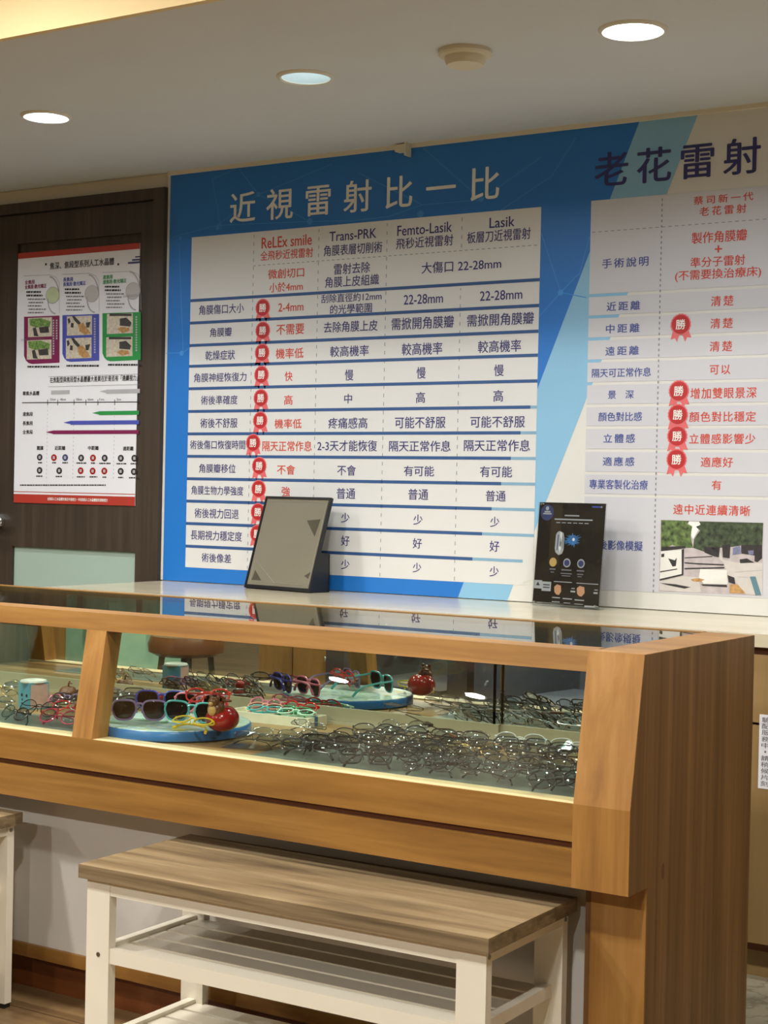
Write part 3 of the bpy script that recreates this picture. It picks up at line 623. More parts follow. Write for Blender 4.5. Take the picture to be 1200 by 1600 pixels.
# three cards: outline, lens drawing, coloured block with two small photographs
cards = [((150, 580, 372, 875), 'plum', (330, 445, 'lens_green'), [(175, 585, 325, 705), (168, 725, 322, 845)]), ((390, 570, 620, 862), 'periwinkle', (575, 435, 'lens_grey'), [(418, 575, 575, 695), (412, 712, 572, 840)]), ((640, 558, 880, 858), 'leaf_green', (832, 418, 'lens_grey'), [(668, 560, 830, 685), (664, 706, 828, 828)])]
for (x0, y0, x1, y1), m, (lx, ly, lm), phs in cards:
    pts = [(x0, y0), (x1, y0 - 8), (x1, y1 - 8), (x0 + 50, y1), (x0 + 28, y1 - 6), (x0 + 12, y1 - 22), (x0, y1 - 50)]
    b_ = B(); poly(b_, [q2(*p) for p in pts], K1); card = part('colour_card', b_, m, pos)
    for k, (u0, v0, u1, v1) in enumerate(phs):
        b_ = B(); poly(b_, [q2(u0, v0 + 3), q2(u1, v0 - 3), q2(u1, v1 - 3), q2(u0, v1 + 3)], K2); ph_ = part('small_photo', b_, 'photo_beige', card)
        W_, H_ = u1 - u0, v1 - v0
        def sub(name, mm, pl, yy=K3):
            s_ = B()
            for q in pl: poly(s_, [q2(u0 + a_ * W_, v0 + c_ * H_) for a_, c_ in q], yy)
            part(name, s_, mm, ph_)
        if m == 'plum':
            sub('photo_leaves', 'photo_green', [[(.05, .08), (.55, .03), (.95, .2), (.9, .5), (.6, .45), (.35, .52), (.08, .4)]]); sub('photo_objects', 'photo_dark', [[(.45, .5), (.85, .45), (.88, .78), (.5, .8)], [(.2, .55), (.32, .5), (.4, .85), (.45, .98), (.25, .95)]], K4)
        elif m == 'periwinkle':
            sub('photo_objects', 'photo_dark', [[(.03, .15), (.1, .1), (.15, .3), (.06, .42)], [(.17, .35), (.27, .38), (.26, .62), (.15, .58)], [(.2, .0), (.3, .0), (.55, .35), (.5, .5), (.3, .25)], [(.75, .35), (.95, .3), (.88, .6), (.78, .6)]]); sub('photo_hand', 'photo_tan', [[(.45, .45), (.65, .35), (.95, .9), (.7, .98), (.5, .8)]], K4)
        else:
            sub('photo_rock', 'photo_dark', [[(.1, .0), (.95, .0), (.95, .12), (.1, .12)], [(.5, .25), (.75, .2), (.95, .45), (.9, .65), (.5, .6)]]); sub('photo_food', 'photo_tan', [[(.4, .78), (.55, .66), (.85, .7), (.88, .85), (.6, .97)]], K4)
    b_ = B()
    for k in range(2):
        x = x1 - 38 + k * 20 if m == 'plum' else x1 - 28
        if k and m != 'plum': continue
        for j in range(14 if k == 0 else 8): 
            aa = on_y(*q2(x - 5, y0 + 18 + j * 16), K2); bb = on_y(*q2(x + 5, y0 + 28 + j * 16), K2); quad(b_, aa.x, bb.x, bb.z, aa.z, K2)
    part('card_side_print', b_, 'ink_light_grey', card)
    p = on_y(*q2(lx, ly), PY); b_ = B(); disc(b_, p.x, p.z, 0.036, 0.032, K2); ld = part('lens_drawing', b_, lm, pos)
    b_ = B(); disc(b_, p.x, p.z, 0.038, 0.034, K3, 32, 0.93)
    for sgn in (1, -1):
        pts = [(p.x + (0.034 - 0.034 * (1 - math.cos(u * 1.5)) - 0.02 * u if sgn > 0 else -0.026 + 0.06 * (1 - math.cos(u * 1.3))), p.z + sgn * (0.012 + 0.064 * math.sin(u * 1.5))) for u in (0, .2, .4, .6, .8, 1.0)]
        for s0, s1 in zip(pts, pts[1:]): seg2(b_, s0, s1, K3, 0.006)
    part('lens_loops', b_, 'ink_light_grey', ld)
    b_ = B()
    for s0, s1 in zip([(x0, y0 - 255), (x1 - 60, y0 - 262), (x1 - 20, y0 - 245), (x1 - 2, y0 - 210)], [(x1 - 60, y0 - 262), (x1 - 20, y0 - 245), (x1 - 2, y0 - 210), (x1, y0 - 20)]):
        A_, B_ = on_y(*q2(*s0), K1), on_y(*q2(*s1), K1); seg2(b_, (A_.x, A_.z), (B_.x, B_.z), K1, 0.002)
    part('card_outline', b_, 'ink_light_grey', pos)
def bar(m, y, x0, x1, t, q=q3, name='range_bar'):
    b_ = B(); n_ = 5
    a_ = on_y(*q(x0 + 40, y - t), K2); c_ = on_y(*q(x1, y + t), K2); quad(b_, a_.x, c_.x, c_.z, a_.z, K2)
    for k in range(n_):                                              # printed fade: ever thinner slips
        u0 = x0 + 40 * k / n_; hh = t * (k + 1) / (n_ + 1) 
        a_ = on_y(*q(u0, y - hh), K2); c_ = on_y(*q(u0 + 40 / n_, y + hh), K2); quad(b_, a_.x, c_.x, c_.z, a_.z, K2)
    part(name, b_, m, pos)
bar('leaf_green', 381, 580, 868, 11); bar('periwinkle', 441, 400, 868, 11); bar('plum', 501, 290, 866, 11); bar('ink_light_grey', 246, 625, 874, 11)
b_ = B(); A_, C_ = on_y(*q3(320, 241), K2), on_y(*q3(435, 263), K2); quad(b_, A_.x, C_.x, C_.z, A_.z, K2); part('range_bar', b_, 'ink_light_grey', pos)
b_ = B(); A_, C_ = on_y(*q3(138, 317), K2), on_y(*q3(872, 312), K2); seg2(b_, (A_.x, A_.z), (C_.x, C_.z), K2, 0.0035)
for x in (298, 361, 463, 537, 612, 717):
    A_ = on_y(*q3(x, 297), K2); C_ = on_y(*q3(x, 333), K2); quad(b_, A_.x - .0016, A_.x + .0016, C_.z, A_.z, K2)
part('distance_axis', b_, 'ink_black', pos)
b_ = B()
for x, s in ((312, '33cm'), (376, '40cm'), (476, '50cm'), (548, '66cm'), (622, '1m'), (728, '2m')): wtext(b_, s, x / 4, (x + (36 if len(s) > 2 else 28)) / 4, 550 + 296 / 4, 3.6, K2, 1, 0.02)
for x in (298, 463, 717):
    A_ = on_y(*q3(x, 340), K2); C_ = on_y(*q3(x, 790), K2); dash_v(b_, A_.x, C_.z, A_.z, K2, 0.006, 0.01, 0.0015)
for x0, x1, y0, y1 in ((302, 878, 155, 203), (302, 303.5, 155, 203), (130, 275, 172 - 250, 172 - 249), (770, 880, -352, -351)):
    A_, C_ = on_y(*q3(x0, y0), K2), on_y(*q3(x1, y1), K2)
    for s0, s1 in (((A_.x, A_.z), (C_.x, A_.z)), ((A_.x, C_.z), (C_.x, C_.z))): seg2(b_, s0, s1, K2, 0.0012)
part('grey_rules', b_, 'ink_grey', pos)
b_ = B(); A_, C_ = on_y(*q2(825, 220), K2), on_y(*q2(880, 226), K2); quad(b_, A_.x, C_.x, C_.z, A_.z, K2); A_, C_ = on_y(*q2(800, 238), K2), on_y(*q2(880, 244), K2); quad(b_, A_.x, C_.x, C_.z, A_.z, K2)
A_, C_ = on_y(*q2(845, 202), K2), on_y(*q2(880, 207), K2); quad(b_, A_.x, C_.x, C_.z, A_.z, K2); part('corner_mark', b_, 'navy_print', pos)
icons = [(249, 658, 0), (338, 660, 1), (408, 660, 2), (508, 662, 0), (582, 662, 1), (655, 663, 0), (756, 664, 0), (841, 664, 0), (248, 740, 0), (371, 742, 0), (505, 742, 1), (580, 744, 1), (653, 744, 1), (755, 746, 0), (838, 748, 0)]
for x, y, c_ in icons:
    p = on_y(*q3(x, y), PY); b_ = B(); disc(b_, p.x, p.z, 0.0155, 0.0135, K2, 20); ic = part('activity_icon', b_, ('ink_black', 'toy_red', 'navy_print')[c_], pos)
    b_ = B(); quad(b_, p.x - 0.006, p.x + 0.006, p.z - 0.006, p.z + 0.006, K3); part('icon_glyph', b_, 'ink_light_grey', ic)
COL_END_A = True

# ------------------------------------------------------------------ wall counter and the cabinets under it
CE = 4.142
CX0 = on_z(103, 915, ZC).x
bm = B(); box(bm, CX0, RX1, CE, SY - 0.001, ZC - 0.035, ZC); 
single('wall_counter', bm, 'counter_laminate', 'long cream laminate counter top running under the wall sign', 'counter', (CX0, CE, ZC - 0.035), bevel=0.004)
def cabinet(x0, x1, label, note=False):
    t = thing('base_cabinet', label, 'cabinet', ((x0 + x1) / 2, CE + 0.03, 0), group='cabinets under the wall counter')
    bm = B(); box(bm, x0, x1, CE + 0.035, SY, 0.075, ZC - 0.036); part('carcass', bm, 'groove_wood', t)
    bm = B(); box(bm, x0, x1, CE + 0.06, CE + 0.08, 0.0, 0.075); part('toe_kick', bm, 'cabinet_laminate', t)
    bm = B(); box(bm, x0 + 0.003, x1 - 0.003, CE + 0.012, CE + 0.034, ZC - 0.236, ZC - 0.056); part('drawer', bm, 'cabinet_laminate', t, bevel=0.0015)
    bm = B(); box(bm, x0 + 0.003, x1 - 0.003, CE + 0.012, CE + 0.034, 0.10, ZC - 0.243); dr = part('door', bm, 'cabinet_laminate', t, bevel=0.0015)
    if note:
        A_ = on_y(1187, 1116, CE + 0.011); C_ = on_y(1199, 1233, CE + 0.011)
        bm = B(); box(bm, A_.x, A_.x + 0.036, CE + 0.0105, CE + 0.0115, C_.z, A_.z); s_ = part('label_strip', bm, 'door_paper', dr)
        bm = B(); s = '驗配服務中．請稍候片刻'; hh = (A_.z - C_.z) / (len(s) + 0.6)
        for i, ch in enumerate(s):
            if ch == '．': disc(bm, A_.x + 0.018, A_.z - hh * (i + 0.8), 0.003, 0.003, CE + 0.010, 10)
            else: put_text(bm, ch, A_.x + 0.007, A_.x + 0.029, A_.z - hh * (i + 0.8), hh * 0.82, CE + 0.010, 1, 0.01)
        part('label_lettering', bm, 'ink_grey', dr)
xs = [CX0 + 0.02, -3.5, -2.75, -2.0, -1.62, -0.62]
nm = ['leftmost tan cabinet under the wall counter, by the door', 'second tan cabinet from the door under the wall counter', 'third tan cabinet from the door under the wall counter', 'narrow tan cabinet hidden behind the display case end',
      'tan cabinet right of the display case with a label strip']
for i in range(5): cabinet(xs[i], xs[i + 1], nm[i], i == 4)

# ------------------------------------------------------------------ the glazed display case
case = thing('display_case', 'long honey-brown wooden display case with sloped glass front and glass top', 'display case', ((XL + XR) / 2, 3.1, 0))
def gy(z): return YF + (z - ZS) / (ZT - ZS) * (YT - YF)
def slab(bm, x0, x1, z0, z1, t):
    """board lying in the tilted front plane, t thick towards the inside"""
    prism(bm, [(x0, gy(z0), z0), (x0, gy(z1), z1), (x0, gy(z1) + t, z1), (x0, gy(z0) + t, z0)], (x1 - x0, 0, 0))
TR = 0.041                                       # top rail height
bm = B(); slab(bm, XL, -1.36, ZT - TR, ZT, 0.078); part('front_top_rail', bm, 'case_wood_x', case, bevel=0.0025)
bm = B(); slab(bm, -1.36, XR - 0.001, ZS - 0.0, ZT, 0.045); part('corner_post', bm, 'case_wood_z', case, bevel=0.0025)
for x0, x1 in ((-2.668, -2.606), (XL, XL + 0.10)):
    bm = B(); slab(bm, x0, x1, ZS, ZT - TR, 0.055); part('mullion', bm, 'case_wood_z', case, bevel=0.002)
for x0, x1 in ((-2.606, -1.36), (XL + 0.10, -2.668)):
    bm = B(); prism(bm, [(x0 - .003, gy(ZS) + 0.022, ZS - 0.002), (x0 - .003, gy(ZT - TR) + 0.022, ZT - TR + 0.004), (x0 - .003, gy(ZT - TR) + 0.027, ZT - TR + 0.004), (x0 - .003, gy(ZS) + 0.027, ZS - 0.002)], (x1 - x0 + .006, 0, 0)); part('front_glass', bm, 'pane_glass', case)
bm = B(); box(bm, XL, XR - 0.012, YF + 0.004, YF + 0.06, ZS - 0.030, ZS + 0.0005); part('sill', bm, 'sill_wood', case)
gz = (on_y(895, 1320, YF).z + on_y(100, 1204, YF).z) / 2
bm = B(); box(bm, XL, XR - 0.12, YF, YF + 0.03, gz + 0.007, ZS); box(bm, XL, XR - 0.12, YF, YF + 0.03, ZA, gz - 0.007); part('apron', bm, 'case_wood_x', case, bevel=0.0025)
bm = B(); box(bm, XR - 0.12, XR - 0.001, YF, YF + 0.03, ZA, ZS); part('apron_end_block', bm, 'case_wood_z', case, bevel=0.0025)
bm = B(); box(bm, XL, XR - 0.125, YF + 0.014, YF + 0.028, gz - 0.012, gz + 0.012); part('apron_groove', bm, 'groove_wood', case)
bm = B(); box(bm, XL, XR - 0.03, YF + 0.03, YB, ZA, ZA + 0.02); part('case_bottom', bm, 'case_wood_x', case)
bm = B(); box(bm, XL + .02, XR - 0.03, YF + 0.05, YB - 0.02, ZD - 0.018, ZD); part('deck', bm, 'deck_wood', case)
YP = 2.9084
bm = B(); prism(bm, [(XR - 0.028, YF + .001, ZA), (XR - 0.028, YF + .001, ZS), (XR - 0.028, YT + .001, ZT - .0012), (XR - 0.028, YB, ZT - .0012), (XR - 0.028, YB, 0), (XR - 0.028, YP, 0), (XR - 0.028, YP, ZA)], (0.028, 0, 0)); part('side_panel', bm, 'case_veneer_shaded', case)
bm = B(); prism(bm, [(XL, YF + .001, ZA), (XL, YF + .001, ZS), (XL, YT + .001, ZT), (XL, YB, ZT), (XL, YB, 0), (XL, YP, 0), (XL, YP, ZA)], (0.028, 0, 0)); part('side_panel', bm, 'case_veneer_shaded', case)
bm = B(); box(bm, XR - 0.118, XR - 0.001, YP - 0.002, YP + 0.06, 0, ZA); part('front_leg', bm, 'case_wood_z', case, bevel=0.003)
bm = B(); box(bm, XR - 0.132, XR - 0.118, YP + 0.004, YP + 0.06, 0, ZA); part('leg_trim', bm, 'case_veneer_shaded', case)
bm = B(); box(bm, XL + 0.03, XR - 0.132, 2.955, 2.975, 0.12, ZA); part('kick_panel', bm, 'grey_plaster', case)
bm = B(); box(bm, XL + 0.03, XR - 0.132, 2.945, 2.975, 0.090, 0.122); part('panel_batten', bm, 'case_wood_x', case, bevel=0.002)
bm = B(); box(bm, XL + 0.03, XR - 0.132, 2.985, 3.005, 0.0, 0.10); part('toe_board', bm, 'groove_wood', case)
kp = on_x(1036, 1361, XR); bm = B(); prism(bm, [(XR - 0.0005, kp.y + 0.007 * math.cos(i * PI / 6), kp.z + 0.016 * math.sin(i * PI / 6)) for i in range(12)], (0.0009, 0, 0)); part('wood_knot', bm, 'groove_wood', case)
# glass top, right end board, rear strip
GXR = -1.354
bm = B(); box(bm, XL + 0.03, GXR, 2.948, YB - 0.022, ZT - 0.0075, ZT - 0.0005); part('top_glass', bm, 'top_glass', case)
bm = B(); prism(bm, [(GXR, YT + 0.043, ZT - 0.022), (XR - 0.0005, YT + 0.043, ZT - 0.022), (XR - 0.0005, YB, ZT - 0.022), (GXR, YB, ZT - 0.022)], (0, 0, 0.022)); part('top_end_board', bm, 'case_wood_x', case, bevel=0.002)
bm = B(); box(bm, XL + 0.02, GXR, YB - 0.022, YB, ZT - 0.05, ZT + 0.001); part('rear_top_strip', bm, 'case_wood_x', case, bevel=0.002)
# rear sliding mirror doors with pale bottom rails
YM = 3.44
for k, (x0, x1, y) in enumerate(((XL + 0.03, -1.86, YM), (-1.875, XR - 0.03, YM + 0.012))):
    bm = B(); box(bm, x0, x1, y, y + 0.006, ZD + 0.040, ZT - 0.012); dm = part('sliding_mirror', bm, 'mirror', case)
    bm = B(); box(bm, x0, x1, y - 0.006, y + 0.007, ZD + 0.006, ZD + 0.042); part('bottom_rail', bm, 'aluminium', dm, bevel=0.001)
    if k == 1:
        bm = B(); box(bm, x0 - 0.004, x0 + 0.004, y - 0.012, y + 0.005, ZD + 0.006, ZT - 0.012); part('edge_strip', bm, 'steel_screw', dm)
bm = B()
for y in (YM - 0.014, YM + 0.0): box(bm, XL + 0.03, XR - 0.03, y - 0.0025, y + 0.0025, ZD, ZD + 0.008)
part('sliding_track', bm, 'aluminium', case)

# ------------------------------------------------------------------ shoe benches with slatted shelves
def make_bench(label, loc, rz):
    """own axes: x along the seat, y from front to back, origin below the front left leg"""
    t = thing('shoe_bench', label, 'bench', loc, rz, 'white shoe benches in front of the case')
    L, D, H = 0.957, 0.345, 0.447
    bm = B(); box(bm, -0.012, L + 0.012, -0.016, D + 0.016, H, H + 0.029); part('seat_board', bm, 'bench_wood', t, True, 0.008, world=False)
    lw, ld = 0.062, 0.022
    for x in (0, L - lw):
        for y in (0, D - ld):
            bm = B(); box(bm, x, x + lw, y, y + ld, 0.012, H); lg = part('leg', bm, 'white_metal', t, bevel=0.0025, world=False)
            bm = B(); box(bm, x + 0.003, x + lw - 0.003, y + 0.001, y + ld - 0.001, 0, 0.013); part('leg_foot', bm, 'foot_black', lg, world=False)
            bm = B()
            if y == 0: tube(bm, [(x + 0.034, y - 0.0015, 0.288), (x + 0.034, y + 0.004, 0.288)], 0.0048, 12)
            xe = L + 0.001 if x else -0.001
            tube(bm, [(xe, y + 0.011, H - 0.012), (xe - (0.004 if x else -0.004), y + 0.011, H - 0.012)], 0.005, 10)
            part('screw', bm, 'steel_screw', lg, True, world=False)
    for y in (0.002, D - 0.02):
        bm = B(); box(bm, lw, L - lw, y, y + 0.018, H - 0.032, H); part('seat_rail', bm, 'white_metal', t, bevel=0.002, world=False)
    for x in (0.003, L - 0.021):
        bm = B(); box(bm, x, x + 0.018, ld, D - ld, H - 0.024, H); part('seat_rail', bm, 'white_metal', t, bevel=0.002, world=False)
    for z in (0.282, 0.09):
        for y in (0.003,):
            bm = B(); box(bm, lw, L - lw, y, y + 0.016, z - 0.010, z + 0.022); part('shelf_rail', bm, 'white_metal', t, bevel=0.002, world=False)
        for x in (lw * 0.35, L - lw * 0.35 - 0.02):
            bm = B(); box(bm, x, x + 0.02, ld, D - ld, z - 0.002, z + 0.022); part('shelf_rail', bm, 'white_metal', t, bevel=0.002, world=False)
        for k in range(5):
            y = 0.026 + k * 0.063
            bm = B(); box(bm, lw * 0.6, L - lw * 0.6, y, y + 0.053, z + 0.004, z + 0.013); part('shelf_slat', bm, 'white_metal', t, bevel=0.0015, world=False)
    return t
make_bench('near white bench with wood-look seat and slatted shelves, tucked below the case', (-2.362, 2.552, 0), math.radians(1.0))
make_bench('white bench at the left edge, only its right end and leg in frame', (-2.87 - 0.955, 2.485, 0), math.radians(0.6))

# ------------------------------------------------------------------ things on the wall counter
# leaning framed panel
p1 = on_z(381, 919, ZC); p2 = on_z(483, 927, ZC)
vx = Vector((p2.x - p1.x, p2.y - p1.y, 0)); wd = vx.length; rz = math.atan2(vx.y, vx.x)
fr = thing('picture_frame', 'black framed grey pane leaning back on the counter before the left table', 'picture frame', (p1.x, p1.y, ZC), rz)
tilt = math.radians(17); hgt = 0.345
def fp(x, y, h):                                  # frame plane: h up the slope, y behind its face
    return Vector((x, y * math.cos(tilt) + h * math.sin(tilt), h * math.cos(tilt) - y * math.sin(tilt) + 0.004))
def fbox(bm, x0, x1, h0, h1, y0, y1): prism(bm, [fp(x0, y0, h0), fp(x1, y0, h0), fp(x1, y0, h1), fp(x0, y0, h1)], fp(0, y1, 0) - fp(0, y0, 0))
bd = 0.008
bm = B(); fbox(bm, 0, wd, 0, 0.012, 0, 0.014); fbox(bm, 0, wd, hgt - bd, hgt, 0, 0.014); fbox(bm, 0, bd, 0.012, hgt - bd, 0, 0.014); fbox(bm, wd - bd, wd, 0.012, hgt - bd, 0, 0.014); fbox(bm, bd, wd - bd, 0.012, hgt - bd, 0.008, 0.014)
part('black_border', bm, 'black_plastic', fr, world=False, bevel=0.001)
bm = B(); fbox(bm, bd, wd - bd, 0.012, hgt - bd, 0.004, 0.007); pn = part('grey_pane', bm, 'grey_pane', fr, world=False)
def fpoly(m, name, pts, y): 
    b_ = B(); b_.faces.new([b_.verts.new(fp(bd + u * (wd - 2 * bd), y, 0.012 + v * (hgt - 0.02))) for u, v in pts]); part(name, b_, m, pn, world=False)
fpoly('dark_reflection', 'corner_reflection', [(.72, .76), (.93, .78), (.90, .58)], 0.0035); fpoly('dark_reflection', 'corner_reflection', [(.06, .055), (.22, .055), (.08, .17)], 0.0035); fpoly('dark_reflection', 'corner_reflection', [(.88, .14), (.97, .19), (.95, .11)], 0.0035)  # dark triangles painted on the pane as reflections of the room
bm = B(); 
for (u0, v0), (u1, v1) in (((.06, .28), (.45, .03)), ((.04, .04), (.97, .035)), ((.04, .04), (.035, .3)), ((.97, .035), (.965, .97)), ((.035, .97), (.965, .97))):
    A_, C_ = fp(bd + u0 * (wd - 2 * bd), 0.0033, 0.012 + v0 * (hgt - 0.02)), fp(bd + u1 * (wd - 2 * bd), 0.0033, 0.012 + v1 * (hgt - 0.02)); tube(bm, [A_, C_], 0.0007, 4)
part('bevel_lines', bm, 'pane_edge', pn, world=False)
yb_ = fp(0, 0.014, 0.14).y + 0.05
bm = B(); prism(bm, [(wd - 0.012, 0.016, 0.0), (wd - 0.012, yb_, 0.0), (wd - 0.012, yb_, 0.135), (wd - 0.012, fp(0, 0.014, 0.14).y, 0.14)], (0.009, 0, 0)); prism(bm, [(0.003, 0.016, 0.0), (0.003, yb_, 0.0), (0.003, yb_, 0.135), (0.003, fp(0, 0.014, 0.14).y, 0.14)], (0.009, 0, 0)); box(bm, 0.003, wd - 0.003, yb_ - 0.006, yb_, 0.0, 0.135)
part('support_stand', bm, 'black_plastic', fr, world=False)
# acrylic poster stand
p1 = on_z(830, 946, ZC); p2 = on_z(934, 954, ZC)
vx = Vector((p2.x - p1.x, p2.y - p1.y, 0)); wd = vx.length; rz = math.atan2(vx.y, vx.x)
ac = thing('acrylic_sign', 'small black poster in a clear acrylic stand right of the left table', 'sign', (p1.x, p1.y, ZC), rz)
hh = on_y(834, 784, p1.y).z - ZC
lean = math.radians(5)
def ap(x, y, h): return Vector((x, y * math.cos(lean) + h * math.sin(lean), h * math.cos(lean) + 0.001))
def abox(bm, x0, x1, h0, h1, y0, y1): prism(bm, [ap(x0, y0, h0), ap(x1, y0, h0), ap(x1, y0, h1), ap(x0, y0, h1)], ap(0, y1, 0) - ap(0, y0, 0))
def apoly(bm, pts, y): bm.faces.new([bm.verts.new(ap(u * wd, y, (1 - v) * hh)) for u, v in pts])
def acirc(u, v, r, n=24, k=1.0): return [(u + r * math.cos(2 * PI * i / n), v + r * wd / hh * k * math.sin(2 * PI * i / n)) for i in range(n)]
bm = B(); abox(bm, 0.001, wd - 0.001, 0.012, hh - 0.001, 0.004, 0.0055); sh = part('black_poster', bm, 'poster_black', ac, world=False)
bm = B(); abox(bm, -0.001, wd + 0.001, 0.0, hh, 0.000, 0.0025); abox(bm, -0.001, wd + 0.001, 0.0, hh, 0.007, 0.0095); abox(bm, -0.001, wd + 0.001, 0.0, 0.004, 0.0095, 0.035); part('acrylic_sheets', bm, 'acrylic', ac, world=False)
bm = B()
for u, v in ((.045, .02), (.955, .035), (.045, .965), (.955, .965)):
    a_ = ap(u * wd, -0.003, (1 - v) * hh); c_ = ap(u * wd, 0.012, (1 - v) * hh); tube(bm, [a_, c_], 0.0035, 12)
part('corner_screws', bm, 'chrome', ac, True, world=False)
def aprint(name, m, polys, y=0.0036):
    b_ = B()
    for q in polys: apoly(b_, q, y)
    return part(name, b_, m, sh, world=False)
def ar(u0, u1, v0, v1): return [(u0, v0), (u1, v0), (u1, v1), (u0, v1)]
aprint('tan_band', 'poster_band', [ar(.2, .36, .02, .6)], 0.0038)
aprint('round_badge', 'navy_print', [acirc(.13, .1, .1)])
aprint('badge_print', 'ink_light_grey', [ar(.09, .18, .085, .1), ar(.07, .2, .105, .118), acirc(.13, .06, .025)], 0.0033)
aprint('corner_logo', 'periwinkle', [ar(.8, .95, .028, .042)])
hd = [ar(.4, .62, .118, .13), ar(.25, .82, .155, .168)] + [ar(.28 + k * .085, .34 + k * .085, .19, .198) for k in range(6)]
aprint('heading_lines', 'ink_light_grey', hd)
cap = [(.34, .275), (.40, .29), (.42, .34), (.42, .45), (.40, .49), (.35, .505), (.30, .48), (.285, .44), (.29, .31), (.31, .285)]
aprint('crystal_capsule', 'ink_light_grey', [cap]); aprint('capsule_core', 'navy_print', [[(.32, .31), (.335, .31), (.33, .46), (.315, .46)]], 0.0033); aprint('capsule_glint', 'ink_white', [[(.355, .28), (.375, .285), (.385, .36), (.36, .33)], [(.345, .42), (.38, .43), (.365, .49)]], 0.0030); aprint('capsule_shade', 'ink_grey', [[(.36, .37), (.385, .38), (.38, .42), (.355, .41)], [(.395, .31), (.41, .34), (.41, .44), (.4, .44)]], 0.0032)
sr_ = random.Random(3)
star = [(.55 + (.15 * sr_.uniform(.6, 1.1) if i % 2 == 0 else .06) * math.cos(2 * PI * i / 30), .355 + (.085 * sr_.uniform(.6, 1.0) if i % 2 == 0 else .042) * math.sin(2 * PI * i / 30)) for i in range(30)]
aprint('blue_spark', 'spark_blue', [star, [(.45, .40), (.42, .36), (.5, .35)]])
aprint('spark_core', 'ink_white', [acirc(.56, .35, .02)], 0.0033)
for u, m in ((.275, 'icon_gold'), (.485, 'ink_light_grey'), (.695, 'ink_light_grey')):
    ic = aprint('round_icon', m, [acirc(u, .575, .055)])
    b_ = B(); apoly(b_, acirc(u, .575, .04), 0.0033); apoly(b_, ar(u - .025, u + .025, .567, .583), 0.003); part('icon_centre', b_, 'icon_gold' if m == 'icon_gold' else 'navy_print', ic, world=False)
aprint('caption_lines', 'ink_grey', [ar(.23, .32, .635, .648), ar(.25, .3, .665, .675), ar(.41, .56, .637, .65), ar(.4, .57, .672, .682), ar(.42, .55, .695, .703), ar(.64, .75, .637, .65), ar(.65, .74, .672, .682), ar(.66, .72, .695, .703)])
aprint('light_boxes', 'ink_light_grey', [ar(.01, .13, .755, .835), ar(.13, .27, .765, .855)]); aprint('box_mark', 'ink_black', [[(.04, .805), (.07, .77), (.10, .805)], ar(.15, .25, .79, .80), ar(.15, .25, .815, .825)], 0.0033)
aprint('face_pictures', 'skin_print', [[(.32, .81), (.36, .785), (.42, .795), (.43, .85), (.40, .885), (.36, .88), (.33, .86)], [(.66, .81), (.70, .785), (.77, .795), (.78, .85), (.74, .885), (.70, .88), (.67, .86)]])
aprint('bottom_rules', 'ink_light_grey', [ar(.31, .58, .755, .762), ar(.65, .97, .757, .764), ar(.3, .42, .907, .916), ar(.46, .6, .91, .92), ar(.64, .78, .915, .925), ar(.3, .42, .948, .955), ar(.48, .58, .952, .958), ar(.64, .77, .955, .961), ar(.58, .63, .81, .818), ar(.57, .64, .835, .85), ar(.92, .97, .81, .818), ar(.91, .97, .835, .85), ar(.79, .96, .965, .98)])

